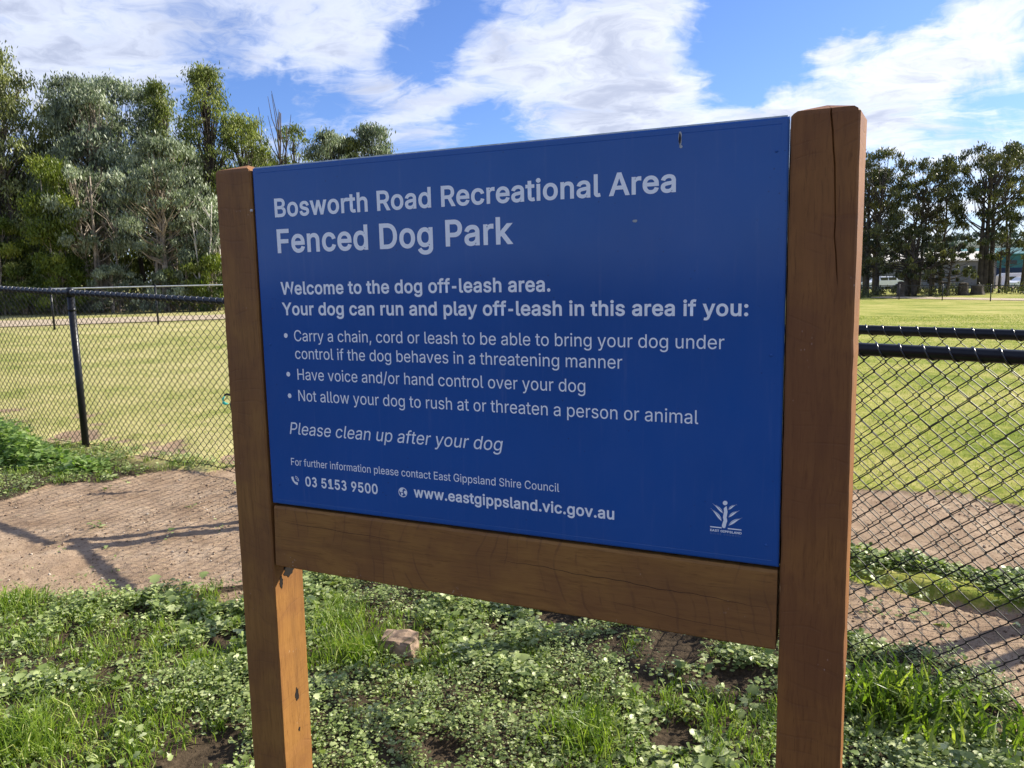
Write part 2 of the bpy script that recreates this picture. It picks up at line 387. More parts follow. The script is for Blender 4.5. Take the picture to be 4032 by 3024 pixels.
gx = axis(-4.6, 3.9, 0.022, -900, 900); gy = axis(1.7, 6.6, 0.024, -500, 1100)
X, Y = np.meshgrid(gx, gy)
Z = ground_z(X, Y); DD = dirtness(X, Y)
nx, ny = len(gx), len(gy); idx = np.arange(nx*ny).reshape(ny, nx)
F = np.stack([idx[:-1, :-1].ravel(), idx[:-1, 1:].ravel(), idx[1:, 1:].ravel(), idx[1:, :-1].ravel()], 1)

M_ground, t, p = mat('lawn_and_bare_earth', 0.95, 0.1)
geo = t.new('ShaderNodeNewGeometry'); P3 = geo.outputs['Position']
at = t.new('ShaderNodeAttribute', attribute_name='dirt')
# bare earth
e1 = t.noise(P3, 3.5, 6, 0.62); e2 = t.noise(P3, 60, 5, 0.7); e3 = t.vor(P3, 55)
earth = t.ramp(e1, [(0.3, (0.225, 0.152, 0.098)), (0.55, (0.345, 0.25, 0.17)), (0.75, (0.45, 0.345, 0.245))])
earth = t.mix(t.sm(e2, 0.50, 0.68), earth, (0.15, 0.10, 0.065, 1))
earth = t.mix(t.math('MULTIPLY', t.sm(t.noise(P3, 11, 6, 0.7), 0.52, 0.70), 0.45), earth, (0.19, 0.135, 0.09, 1))
earth = t.mix(t.math('MULTIPLY', t.sm(e3, 0.16, 0.06), 0.55), earth, (0.46, 0.37, 0.27, 1))
straw = t.noise(t.scale(P3, (1, 5, 1)), 70, 3, 0.6)
earth = t.mix(t.math('MULTIPLY', t.sm(straw, 0.66, 0.74), 0.5), earth, (0.44, 0.34, 0.22, 1))
# dark soil under the weeds, thatch colour in the open lawn
sp = t.new('ShaderNodeSeparateXYZ'); t.l.new(P3, sp.inputs[0])
l1 = t.noise(P3, 0.55, 5, 0.62); l2 = t.noise(P3, 5, 8, 0.78); l3 = t.noise(P3, 22, 5, 0.8)
lv = t.math('ADD', t.math('MULTIPLY', l1, 0.42), t.math('ADD', t.math('MULTIPLY', l2, 0.38), t.math('MULTIPLY', l3, 0.40)))
lv = t.math('MULTIPLY_ADD', lv, 1.55, -0.35)
dryL = t.ramp(lv, [(0.36, (0.10, 0.15, 0.022)), (0.46, (0.20, 0.225, 0.055)), (0.55, (0.34, 0.32, 0.12)), (0.66, (0.44, 0.385, 0.18))])
lushL = t.ramp(lv, [(0.36, (0.07, 0.115, 0.012)), (0.46, (0.14, 0.18, 0.022)), (0.56, (0.24, 0.255, 0.045)), (0.68, (0.38, 0.34, 0.11))])
right = t.sm(t.math('DIVIDE', sp.outputs[0], t.math('ADD', t.math('ABSOLUTE', sp.outputs[1]), 2.0)), -0.12, 0.16)
lawn = t.mix(right, dryL, lushL)
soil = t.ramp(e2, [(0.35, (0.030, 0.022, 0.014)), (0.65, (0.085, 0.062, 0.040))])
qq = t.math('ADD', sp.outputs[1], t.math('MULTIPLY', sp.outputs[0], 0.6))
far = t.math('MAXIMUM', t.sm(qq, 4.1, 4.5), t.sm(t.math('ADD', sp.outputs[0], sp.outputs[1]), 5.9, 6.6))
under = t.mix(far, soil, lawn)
dm = t.sm(t.math('ADD', at.outputs['Fac'], t.math('MULTIPLY', t.math('SUBTRACT', e2, 0.5), 0.8)), 0.35, 0.65)
t.l.new(t.mix(dm, under, earth), p.inputs['Base Color'])
hh = t.math('ADD', t.math('MULTIPLY', e2, 1.0), t.math('MULTIPLY', t.noise(P3, 160, 3, 0.6), 0.5))
hh = t.math('ADD', hh, t.math('MULTIPLY', t.sm(e3, 0.2, 0.05), 0.6))
bump(t, p, hh, 0.7, 0.008)
gm = raw_mesh('ground', np.stack([X, Y, Z], -1).reshape(-1, 3), F, M_ground, {'dirt': ('POINT', DD.ravel())}, smooth=True)
tag(link('ground', gm), kind='structure')

def strip(name, A, B, m, lift=0.03, n=40, kind='structure'):
    """band between two polylines following the terrain"""
    A = np.array(A, float); B = np.array(B, float)
    def res(P):
        t_ = np.linspace(0, len(P)-1, n); i = np.minimum(t_.astype(int), len(P)-2); f = (t_-i)[:, None]
        return P[i]*(1-f)+P[i+1]*f
    a, b = res(A), res(B); k = 6
    V = []
    for j in range(k+1):
        q = a*(1-j/k)+b*j/k; V.append(np.column_stack([q, ground_z(q[:, 0], q[:, 1])+lift]))
    V = np.concatenate(V); ii = np.arange((k+1)*n).reshape(k+1, n)
    F_ = np.stack([ii[:-1, :-1].ravel(), ii[:-1, 1:].ravel(), ii[1:, 1:].ravel(), ii[1:, :-1].ravel()], 1)
    return tag(link(name, raw_mesh(name, V, F_, m, smooth=True)), kind=kind)
M_path, t, p = mat('pale_gravel', 0.95, 0.1)
P3 = t.new('ShaderNodeNewGeometry').outputs['Position']
t.l.new(t.ramp(t.noise(P3, 3, 6, 0.75), [(0.3, (0.33, 0.26, 0.18)), (0.7, (0.52, 0.43, 0.32))]), p.inputs['Base Color'])
strip('gravel_path', [(-60, 14), (-30, 22.6), (-17.5, 26.4), (-10.7, 28.5), (5, 36)], [(-62, 18), (-33, 27.5), (-21.2, 31.0), (-12.2, 32.2), (3, 40)], M_path)
strip('gravel_path', [(26, 56.5), (31, 47), (36, 39)], [(28.5, 58), (34, 48), (39.5, 40)], M_path)
M_yard = flat('terracotta_yard', (0.34, 0.25, 0.20), 0.95, sc=0.3)
strip('yard', [(66, 106), (80, 96)], [(78, 130), (104, 118)], M_yard, 0.05)

# ------------------------------------------------------------------ the sign
SX, SY = -0.60435, 1.86976
RZ = math.atan2(-0.408895, 0.912581)
sign = empty('park_sign', (SX, SY, 0), RZ)
tag(sign, 'large dark blue dog park sign board held between two brown timber posts', 'sign')
ZB = 0.943     # bottom of the panel above the ground
def post(x0b, x1b, x0t, x1t, ztop, name, crack=None, seed=0, twist=(0.0, 0.0), wm=None):
    """square timber post: lofted sections with eased edges, a low pyramid top and, for one, an open crack"""
    rr = np.random.default_rng(seed)
    zs = [-0.25]+list(np.linspace(0.02, ZB+ztop-0.008, 60)); D0, D1 = -0.003, 0.110; c = 0.0035
    rings = []
    for z in zs:
        k = z/(ZB+ztop); k = max(0, k)
        a = x0b+(x0t-x0b)*k; b = x1b+(x1t-x1b)*k
        j = rr.normal(0, 0.00035, 4); a += j[0]; b += j[1]
        if crack is not None:
            zz = z-ZB; cx, w = crack(zz)
        else: cx, w = (a+b)/2, 0.0
        tw = twist[0]+(twist[1]-twist[0])*k
        dep = 0.028 if w > 0.0002 else 0.0
        rings.append([(a+c, D0), (cx-w-0.001, D0), (cx-w/2, D0+dep*0.1), (cx, D0+dep), (cx+w/2, D0+dep*0.1), (cx+w+0.001, D0), (b-c, D0), (b, D0+c), (b+tw, D1-c), (b+tw-c, D1), (a+c+tw, D1), (a+tw, D1-c), (a, D0+c)])
    a, b = x0t, x1t
    for ins, dz_ in ((0.004, 0.004), (0.010, 0.008)):   # eased shoulder
        q = [(min(max(x, a+ins+tw*(y > 0.05)), b-ins+tw*(y > 0.05)), min(max(y, D0+ins*0.2), D1-ins*0.5)) for x, y in rings[-1]]
        rings.append(q); zs.append(ZB+ztop-0.008+dz_)
    n = len(rings[0]); V = []
    for z, q in zip(zs, rings): V += [(x, y, z) for x, y in q]
    F_ = [(k*n+i, k*n+(i+1) % n, (k+1)*n+(i+1) % n, (k+1)*n+i) for k in range(len(zs)-1) for i in range(n)]
    V.append(((a+b)/2, (D0+D1)/2, ZB+ztop+0.015)); ap = len(V)-1; k = len(zs)-1
    F_ += [(k*n+i, k*n+(i+1) % n, ap) for i in range(n)]
    mb = MB(); mb.add(V, F_)
    return mb.build(name, wm or M_woodz, sign)
CR = [(0.8300,1.2660),(0.8237,1.2664),(0.7946,1.2686),(0.7573,1.2728),(0.7252,1.2753),(0.6659,1.2784),(0.5959,1.2796),(0.5644,1.2837),(0.5301,1.2866),(0.5036,1.290)]
def crackf(z):
    zz = [q[0] for q in CR][::-1]; xx = [q[1] for q in CR][::-1]
    x = float(np.interp(z, zz, xx)); w = float(np.interp(z, [0.49, 0.56, 0.70, 0.83], [0, 0.0003, 0.0006, 0.0011]))
    return x+0.0006*math.sin(z*90), w if z > 0.5 else 0.0
pl = post(-0.1345, -0.0245, -0.1130, -0.0032, 0.8195, 'post', seed=1)
pr = post(1.2105, 1.3285, 1.2030, 1.3125, 0.8235, 'post', crack=crackf, seed=2, twist=(0.0005, 0.0105), wm=M_woodr)
# beam with saw-cut face, slightly uneven, eased edges
mb = MB(); V = []; nb = 60
xs = np.linspace(-0.0005, 1.2015, nb); rb = np.random.default_rng(4)
for i, x in enumerate(xs):
    e = 0.0025 if 0 < i < nb-1 else 0.0
    ins = 0 if 0 < i < nb-1 else 0.003
    w = rb.normal(0, 0.0003)
    zt, zb = ZB-0.007+w, ZB-0.1655+w*0.5
    xl = x+(-0.0125*(1-0) if False else 0)
    V += [(x, -0.004+ins, zb+0.004), (x, -0.004+ins, zt-0.005), (x, 0.001+ins*0, zt), (x, 0.066, zt), (x, 0.070, zt-0.004), (x, 0.070, zb+0.004), (x, 0.066, zb), (x, 0.0, zb)]
F_ = [(k*8+i, k*8+(i+1) % 8, (k+1)*8+(i+1) % 8, (k+1)*8+i) for k in range(nb-1) for i in range(8)]
F_ += [tuple(range(7, -1, -1)), tuple((nb-1)*8+i for i in range(8))]
V = np.array(V)
V[:, 0] = V[:, 0]-0.010*np.clip((ZB-V[:, 2])/0.166, 0, 1)*np.clip(1-V[:, 0]/0.05, 0, 1)*0.7   # left end trimmed to the leaning post
mb.add(V, F_); beam = mb.build('cross_beam', M_woodx, sign)
# long shake in the beam: a thin open groove built as a dark sliver lying in the face
def sliver(name, pts, w, m, y=-0.0043, parent=sign, zb=ZB):
    P_ = np.array(pts, float); n = len(P_); tt = np.linspace(0, 1, n)
    ww = w*np.sin(np.pi*np.clip(tt*0.96+0.02, 0, 1))**0.5
    up = np.column_stack([P_[:, 0], np.full(n, y), P_[:, 1]+zb+ww]); dn = np.column_stack([P_[:, 0], np.full(n, y), P_[:, 1]+zb-ww])
    b = MB(); b.add(np.concatenate([up, dn]), [(i, i+n, i+1+n, i+1) for i in range(n-1)])
    return b.build(name, m, parent)
xx = np.linspace(0.62, 1.185, 60); sliver('crack', np.column_stack([xx, -0.062-0.035*(xx-0.62)+0.0015*np.sin(xx*37)+0.0008*np.sin(xx*140)]), 0.0005, M_dark)
xx = np.linspace(0.01, 0.40, 40); sliver('crack', np.column_stack([xx, -0.045-0.02*xx+0.001*np.sin(xx*50)]), 0.0004, M_dark)
xx = np.linspace(0.86, 1.196, 40); sliver('crack', np.column_stack([xx, -0.120-0.06*(xx-0.86)+0.002*np.sin(xx*23)]), 0.0003, M_dark)
# panel: a folded tray with rounded rim
def tray():
    w, h = 1.1985, 0.8172; b = MB(); V = []; r = 0.004
    prof = [(0.0, 0.030), (0.0, r), (r*0.3, r*0.3), (r, 0.0), (0.0115, 0.0), (0.0125, 0.0002), (0.0135, 0.0)]
    for ins, y in prof: V += [(0.0015+ins, y, ZB-0.001+ins), (w-ins, y, ZB-0.001+ins), (w-ins, y, ZB+h-ins), (0.0015+ins, y, ZB+h-ins)]
    n = len(prof)
    F_ = [(4*k+i, 4*k+(i+1) % 4, 4*k+4+(i+1) % 4, 4*k+4+i) for k in range(n-1) for i in range(4)]
    F_.append(tuple(4*(n-1)+i for i in range(4))); F_.append((3, 2, 1, 0))
    V = [(x-(0.0065*(1-(z-ZB)/h)+0.001)*(1 if x < 0.1 else 0)+(0.002+0.003*(1-(z-ZB)/h))*(1 if x > 1.1 else 0), y, z) for x, y, z in V]
    b.add(V, F_); return b
panel = tray().build('sign_panel', M_panel, sign)
mb = MB(); mb.add([(-0.011, 0.0325, ZB-0.005), (1.206, 0.0325, ZB-0.005), (1.202, 0.0325, ZB+0.8), (-0.004, 0.0325, ZB+0.8), (-0.011, 0.052, ZB-0.005), (1.206, 0.052, ZB-0.005), (1.202, 0.052, ZB+0.8), (-0.004, 0.052, ZB+0.8)], [(0, 1, 2, 3), (7, 6, 5, 4), (0, 4, 5, 1), (1, 5, 6, 2), (2, 6, 7, 3), (3, 7, 4, 0)]); mb.build('gap_blocker', M_dark, sign)  # added dark sheet, blocks daylight so gaps beside the panel look black
mb = MB(); mb.box((0.6, 0.017, ZB+0.8172+0.0012), (1.194, 0.026, 0.0024)); mb.build('top_trim', M_edge, sign)

# ---- lettering (glyph outlines embedded, quadratic shapes as bezier splines)
GL_ROWS = (
(44, 188, (((137,71),(68,71),(38,-119),(84,-119),),
)),
(45, 326, (((91,166),(243,166),(243,222),(91,222),),
)),
(46, 188, (((141,41),(140,53),(135,64),(128,73),(118,81),(107,85),(95,87),(83,85),(73,81),(63,73),(56,64),(51,53),(50,41),(51,29),(56,18),(63,9),(73,2),(83,-3),(95,-4),(107,-3),(118,2),(128,9),(135,18),(140,29),),
)),
(47, 249, (((14,-76),(71,-76),(235,533),(178,533),),
)),
(48, 453, (((372,86),(384,113),(393,144),(400,178),(404,214),(405,254),(404,294),(400,330),(393,364),(384,395),(372,423),(358,447),(342,467),(323,484),(302,498),(279,508),(254,514),(227,516),(200,514),(174,508),(151,498),(130,484),(111,467),(95,447),(81,423),(69,395),(60,364),(53,330),(49,294),(48,254),(49,214),(53,178),(60,144),(69,113),(81,86),(95,62),(111,41),(130,24),(151,10),(174,1),(200,-5),(227,-7),(254,-5),(279,1),(302,10),(323,24),(342,41),(358,62),),
((140,405),(151,422),(163,435),(177,446),(192,454),(209,458),(227,460),(245,458),(262,454),(276,446),(290,435),(303,422),(313,405),(322,386),(330,365),(336,341),(340,314),(343,285),(344,254),(343,223),(340,194),(336,168),(330,144),(322,122),(313,103),(303,87),(290,74),(276,64),(262,56),(245,52),(227,50),(209,52),(192,56),(177,64),(163,74),(151,87),(140,103),(131,122),(123,144),(117,168),(113,194),(110,223),(109,254),(110,285),(113,314),(117,341),(123,365),(131,386),),
)),
(49, 453, (((276,55),(276,509),(198,509),(86,427),(86,358),(209,448),(212,448),(212,55),(76,55),(76,0),(391,0),(391,55),),
)),
(51, 453, (((76,430),(98,465),(132,493),(172,511),(216,516),(260,509),(300,490),(331,460),(352,424),(361,383),(355,342),(337,304),(308,272),(319,257),(353,223),(373,181),(378,135),(369,91),(344,51),(308,19),(263,-1),(213,-8),(163,-1),(118,19),(81,51),(57,91),(124,111),(139,86),(162,67),(189,55),(219,52),(249,59),(275,74),(294,96),(305,123),(306,152),(298,180),(281,204),(257,221),(196,236),(196,292),(273,328),(285,347),(291,368),(290,391),(283,412),(271,431),(253,445),(232,454),(210,456),(188,452),(168,442),(151,427),(140,407),),
)),
(53, 453, (((218,277),(238,275),(257,270),(275,262),(290,251),(303,237),(314,221),(320,208),(324,193),(327,178),(328,162),(326,141),(322,122),(314,104),(304,88),(291,75),(276,64),(259,56),(241,52),(221,50),(204,51),(188,54),(173,60),(160,68),(148,78),(138,89),(130,102),(125,115),(122,130),(60,130),(62,111),(67,93),(74,76),(83,60),(94,45),(108,32),(123,21),(140,11),(159,3),(178,-2),(199,-6),(221,-7),(245,-6),(268,-1),(289,6),(309,15),(327,27),(343,41),(357,58),(369,76),(379,96),(386,116),(390,139),(391,163),(388,198),(379,231),(364,260),(345,285),(334,296),(308,314),(279,326),(246,333),(229,334),(211,333),(194,330),(162,318),(148,310),(136,301),(134,301),(151,452),(366,452),(366,509),(96,509),(67,253),(128,246),(139,255),(152,262),(184,273),(201,276),),
)),
(57, 453, (((83,269),(94,252),(106,237),(121,225),(137,214),(155,206),(174,200),(196,196),(232,196),(245,198),(268,207),(277,212),(130,0),(200,0),(334,197),(363,248),(373,270),(385,310),(388,329),(389,347),(388,371),(384,394),(377,414),(368,434),(357,452),(343,468),(328,482),(310,494),(291,503),(271,510),(249,515),(226,516),(203,515),(182,510),(162,503),(143,494),(125,483),(110,469),(96,454),(85,436),(76,417),(69,397),(65,375),(64,352),(65,329),(69,307),(75,287),),
((279,257),(263,249),(245,245),(226,243),(207,245),(190,249),(174,257),(160,267),(148,280),(138,295),(131,312),(127,331),(125,352),(127,372),(131,390),(138,407),(148,423),(160,436),(174,446),(190,454),(207,459),(226,460),(245,459),(263,454),(279,446),(293,436),(305,423),(314,407),(321,390),(326,371),(327,350),(326,330),(321,312),(314,295),(305,280),(293,267),),
)),
(58, 188, (((140,328),(135,339),(128,349),(118,356),(107,360),(95,362),(83,360),(73,356),(63,349),(56,339),(51,328),(50,316),(51,304),(56,294),(63,284),(73,277),(83,272),(95,271),(107,272),(118,277),(128,284),(135,294),(140,304),(141,316),),
((141,41),(140,53),(135,64),(128,73),(118,81),(107,85),(95,87),(83,85),(73,81),(63,73),(56,64),(51,53),(50,41),(51,29),(56,18),(63,9),(73,2),(83,-3),(95,-4),(107,-3),(118,2),(128,9),(135,18),(140,29),),
)),
(65, 480, (((324,199),(155,199),(191,302),(239,456),(264,372),(287,302),),
((344,142),(395,0),(463,0),(276,509),(201,509),(16,0),(85,0),(135,142),),
)),
(66, 456, (((362,28),(377,39),(390,52),(400,67),(408,83),(414,100),(417,117),(418,136),(417,155),(414,173),(409,189),(402,203),(391,220),(378,234),(363,245),(347,254),(331,259),(315,262),(315,267),(343,278),(368,295),(378,307),(387,320),(393,335),(397,353),(398,374),(397,392),(394,410),(388,426),(381,442),(371,456),(359,470),(345,481),(329,491),(310,499),(290,504),(266,508),(241,509),(60,509),(60,0),(247,0),(276,1),(301,4),(324,10),(344,18),),
((335,388),(336,372),(335,355),(330,340),(323,326),(314,314),(302,304),(288,296),(273,290),(256,286),(238,285),(125,285),(125,452),(240,452),(263,451),(283,446),(299,439),(313,429),(323,417),(330,404),),
((330,80),(315,70),(296,63),(272,58),(245,57),(125,57),(125,231),(248,231),(270,230),(289,225),(306,218),(320,208),(332,197),(342,184),(349,169),(354,154),(355,137),(353,120),(349,106),(341,92),),
)),
(67, 510, (((428,62),(448,91),(464,124),(473,160),(408,160),(403,144),(397,128),(389,114),(380,102),(369,91),(344,72),(315,60),(300,56),(267,53),(244,54),(223,59),(203,66),(184,76),(166,89),(151,105),(137,124),(125,145),(116,169),(109,195),(104,223),(103,254),(104,285),(109,314),(116,340),(125,364),(137,385),(150,404),(166,419),(184,432),(203,442),(223,450),(244,454),(267,456),(300,453),(330,444),(344,437),(369,418),(380,407),(389,395),(397,381),(403,365),(408,348),(473,348),(463,385),(456,402),(438,433),(415,460),(388,482),(357,498),(323,509),(286,515),(267,516),(235,514),(205,508),(176,498),(150,484),(126,466),(104,445),(86,421),(70,393),(57,362),(48,329),(42,293),(40,254),(42,215),(48,179),(57,146),(70,115),(86,87),(104,63),(126,42),(150,25),(176,11),(205,1),(235,-5),(267,-7),(305,-4),(341,5),(373,18),(402,38),(416,49),),
)),
(68, 502, (((460,293),(455,329),(446,361),(433,391),(418,418),(399,441),(378,461),(353,478),(325,492),(294,501),(261,507),(225,509),(60,509),(60,0),(219,0),(256,2),(291,8),(322,17),(351,31),(376,48),(398,68),(417,92),(433,119),(446,149),(455,181),(460,217),(462,255),),
((388,338),(394,312),(398,285),(399,255),(398,225),(394,198),(388,172),(379,149),(368,128),(354,110),(337,94),(318,81),(296,70),(272,63),(245,58),(215,57),(125,57),(125,452),(221,452),(249,450),(275,446),(299,438),(320,428),(338,415),(354,399),(368,381),(379,361),),
)),
(69, 419, (((125,452),(372,452),(372,509),(60,509),(60,0),(375,0),(375,57),(125,57),(125,229),(355,229),(355,286),(125,286),),
)),
(70, 410, (((125,452),(369,452),(369,509),(60,509),(60,0),(125,0),(125,221),(346,221),(346,278),(125,278),),
)),
(71, 520, (((471,141),(476,170),(478,200),(478,256),(283,256),(283,199),(415,199),(414,180),(410,160),(404,141),(396,123),(386,107),(374,93),(361,81),(345,71),(328,63),(309,58),(290,54),(269,53),(246,54),(224,59),(203,66),(184,76),(166,89),(151,105),(137,124),(125,145),(116,169),(109,195),(104,223),(103,254),(104,285),(109,314),(116,340),(125,364),(137,385),(150,404),(166,419),(183,432),(202,442),(222,450),(243,454),(265,456),(283,455),(315,448),(330,443),(356,427),(378,405),(395,379),(408,349),(474,349),(464,384),(449,416),(429,445),(403,469),(374,489),(340,504),(304,513),(265,516),(233,514),(203,508),(175,498),(149,484),(125,466),(103,445),(85,421),(69,393),(56,362),(47,329),(42,293),(40,254),(42,216),(47,180),(56,147),(69,116),(85,88),(103,64),(125,43),(149,25),(176,11),(205,1),(236,-5),(269,-7),(298,-5),(326,0),(352,8),(377,19),(399,33),(419,50),(436,69),(451,91),(463,115),),
)),
(72, 517, (((392,289),(125,289),(125,509),(60,509),(60,0),(125,0),(125,232),(392,232),(392,0),(457,0),(457,509),(392,509),),
)),
(73, 300, (((31,452),(118,452),(118,57),(31,57),(31,0),(269,0),(269,57),(183,57),(183,452),(269,452),(269,509),(31,509),),
)),
(76, 393, (((125,509),(60,509),(60,0),(361,0),(361,57),(125,57),),
)),
(78, 523, (((387,0),(463,0),(463,509),(399,509),(399,157),(403,76),(388,107),(363,151),(136,509),(60,509),(60,0),(125,0),(124,328),(120,431),(177,331),),
)),
(79, 533, (((448,87),(464,115),(477,146),(486,179),(491,215),(493,254),(491,293),(486,329),(477,362),(464,393),(448,421),(429,445),(408,466),(384,484),(358,498),(329,508),(299,514),(267,516),(235,514),(205,508),(176,498),(150,484),(126,466),(105,445),(86,421),(70,393),(57,362),(48,329),(42,293),(40,254),(42,215),(48,179),(57,146),(70,115),(86,87),(105,63),(126,42),(150,25),(176,11),(205,1),(235,-5),(267,-7),(299,-5),(329,1),(358,11),(384,25),(408,42),(429,63),),
((151,404),(166,420),(184,433),(203,443),(223,450),(244,455),(267,456),(289,455),(310,450),(330,443),(349,433),(367,420),(383,404),(396,386),(408,365),(418,341),(425,315),(429,286),(430,254),(429,223),(425,194),(418,168),(408,144),(396,123),(383,104),(367,89),(349,76),(330,66),(310,59),(289,54),(267,53),(244,54),(223,59),(203,66),(184,76),(166,89),(151,105),(137,123),(125,144),(116,168),(109,194),(104,223),(103,254),(104,285),(109,314),(116,340),(125,364),(137,385),),
)),
(80, 445, (((339,385),(343,367),(344,348),(343,329),(339,311),(333,294),(324,279),(312,266),(297,256),(284,250),(269,246),(252,243),(125,242),(125,452),(251,451),(268,449),(283,445),(297,439),(312,429),(324,416),(333,402),),
((390,265),(398,284),(404,304),(408,325),(409,348),(408,370),(404,391),(398,411),(390,430),(379,447),(366,462),(350,476),(332,487),(312,497),(289,504),(263,508),(235,509),(60,509),(60,0),(125,0),(125,186),(235,186),(263,187),(289,191),(312,198),(332,207),(350,219),(366,233),(379,248),),
)),
(82, 449, (((340,389),(344,371),(345,352),(344,333),(340,316),(334,300),(325,287),(313,276),(298,267),(284,262),(253,256),(125,255),(125,452),(252,451),(284,445),(298,440),(313,430),(325,419),(334,405),),
((390,271),(398,289),(404,309),(408,330),(409,352),(408,374),(404,395),(398,415),(390,433),(380,450),(367,465),(351,478),(333,489),(312,498),(289,504),(264,508),(236,509),(60,509),(60,0),(125,0),(125,198),(246,198),(353,0),(428,0),(314,209),(333,217),(351,228),(367,240),(380,255),),
)),
(83, 447, (((169,308),(155,315),(142,324),(131,334),(122,345),(117,359),(115,376),(117,391),(121,405),(129,418),(139,430),(152,440),(167,448),(185,454),(204,458),(225,459),(247,458),(267,453),(285,446),(302,437),(316,425),(327,412),(334,396),(337,378),(401,378),(399,397),(394,415),(387,433),(377,449),(365,463),(351,476),(334,488),(316,498),(296,506),(274,512),(252,515),(227,516),(203,515),(180,512),(158,506),(138,498),(119,488),(102,476),(87,463),(75,448),(65,431),(58,413),(53,393),(52,372),(54,348),(60,326),(71,307),(86,289),(105,274),(128,261),(154,249),(184,239),(245,222),(296,205),(310,197),(322,189),(332,179),(340,168),(344,154),(346,139),(344,122),(338,106),(329,92),(317,79),(303,69),(286,60),(257,52),(224,49),(204,50),(184,53),(166,59),(150,66),(135,76),(123,88),(114,102),(107,118),(104,137),(38,137),(41,115),(46,96),(54,77),(64,60),(76,44),(91,31),(108,19),(128,9),(149,1),(172,-4),(197,-8),(224,-9),(252,-8),(278,-4),(302,2),(323,11),(343,22),(360,34),(374,48),(386,64),(396,81),(403,99),(407,119),(408,139),(405,171),(401,185),(395,198),(384,213),(372,226),(359,238),(328,256),(312,264),(264,279),(212,293),),
)),
(84, 449, (((32,452),(193,452),(193,0),(257,0),(257,452),(417,452),(417,509),(32,509),),
)),
(85, 517, (((134,128),(128,144),(125,160),(124,178),(124,509),(60,509),(60,173),(62,148),(66,124),(74,101),(85,80),(98,61),(114,43),(133,28),(154,15),(177,5),(203,-2),(230,-7),(259,-8),(288,-7),(315,-2),(340,5),(363,15),(384,28),(403,43),(419,61),(433,80),(444,101),(451,124),(456,148),(457,173),(457,509),(393,509),(393,178),(392,160),(389,144),(384,128),(377,113),(368,100),(357,88),(345,77),(331,68),(315,61),(298,56),(279,53),(259,52),(239,53),(220,56),(203,61),(187,68),(173,77),(161,88),(150,100),(141,113),),
)),
(87, 686, (((462,196),(380,509),(306,509),(211,145),(193,61),(187,94),(163,196),(82,509),(16,509),(155,0),(230,0),(318,323),(335,395),(343,437),(351,391),(368,323),(455,0),(530,0),(670,509),(603,509),(510,145),(492,62),),
)),
(89, 472, (((192,344),(91,509),(16,509),(203,208),(203,0),(268,0),(268,208),(455,509),(381,509),(280,344),(244,280),(236,261),(222,292),),
)),
(97, 389, (((276,190),(276,138),(274,122),(270,107),(263,93),(254,80),(242,69),(228,59),(211,51),(192,47),(170,45),(142,48),(130,52),(119,57),(110,64),(102,72),(96,82),(93,93),(92,105),(93,118),(97,130),(103,139),(112,147),(122,154),(134,159),(175,168),(231,176),(259,182),(270,186),),
((64,184),(53,174),(43,161),(36,146),(32,128),(30,108),(31,90),(34,74),(40,58),(57,32),(68,22),(80,13),(94,5),(126,-5),(142,-8),(160,-9),(181,-8),(199,-4),(215,1),(229,8),(242,16),(260,34),(272,52),(277,52),(277,0),(337,0),(336,272),(333,290),(329,306),(322,320),(312,336),(300,350),(286,360),(271,369),(255,375),(223,382),(194,384),(163,382),(133,375),(104,364),(91,356),(67,335),(57,322),(48,307),(41,291),(100,274),(111,292),(127,309),(137,316),(163,327),(179,330),(196,331),(212,330),(227,327),(240,322),(251,315),(260,307),(267,297),(272,285),(275,272),(276,255),(273,243),(265,235),(247,229),(178,220),(125,211),(93,200),),
)),
(98, 424, (((313,16),(330,29),(345,45),(359,63),(370,84),(379,107),(385,133),(389,160),(390,189),(389,218),(385,245),(379,270),(370,293),(359,314),(345,332),(330,348),(313,361),(294,371),(274,378),(252,383),(229,384),(207,383),(187,379),(171,373),(146,356),(137,346),(118,319),(114,319),(114,509),(53,509),(53,0),(112,0),(112,59),(118,59),(138,31),(147,21),(172,4),(188,-3),(207,-7),(229,-8),(252,-6),(274,-2),(294,6),),
((120,247),(125,263),(132,278),(140,291),(150,302),(161,312),(174,320),(188,326),(203,329),(220,330),(237,329),(253,325),(267,319),(280,311),(291,301),(301,289),(309,276),(316,261),(325,227),(328,189),(325,151),(316,117),(309,101),(300,88),(290,76),(279,66),(266,58),(252,52),(237,48),(220,47),(203,48),(188,52),(175,57),(162,65),(151,75),(140,87),(132,100),(125,115),(120,131),(114,169),(114,209),),
)),
(99, 396, (((295,281),(303,262),(362,277),(356,293),(349,308),(330,335),(318,346),(291,364),(260,377),(243,381),(207,384),(182,382),(159,378),(137,370),(117,360),(99,346),(82,330),(68,312),(56,291),(46,268),(39,243),(35,216),(34,187),(35,159),(39,133),(46,108),(56,85),(68,64),(82,46),(99,30),(117,16),(137,6),(159,-2),(182,-6),(207,-8),(244,-5),(261,-1),(292,12),(306,21),(319,32),(331,43),(350,70),(357,86),(363,102),(304,117),(292,89),(279,73),(262,60),(243,52),(220,47),(207,46),(189,47),(173,51),(158,57),(145,66),(134,76),(124,88),(115,102),(108,117),(99,151),(96,187),(99,224),(108,258),(115,274),(124,287),(134,299),(145,310),(158,319),(173,325),(189,329),(207,330),(231,328),(252,321),(270,311),(278,304),),
)),
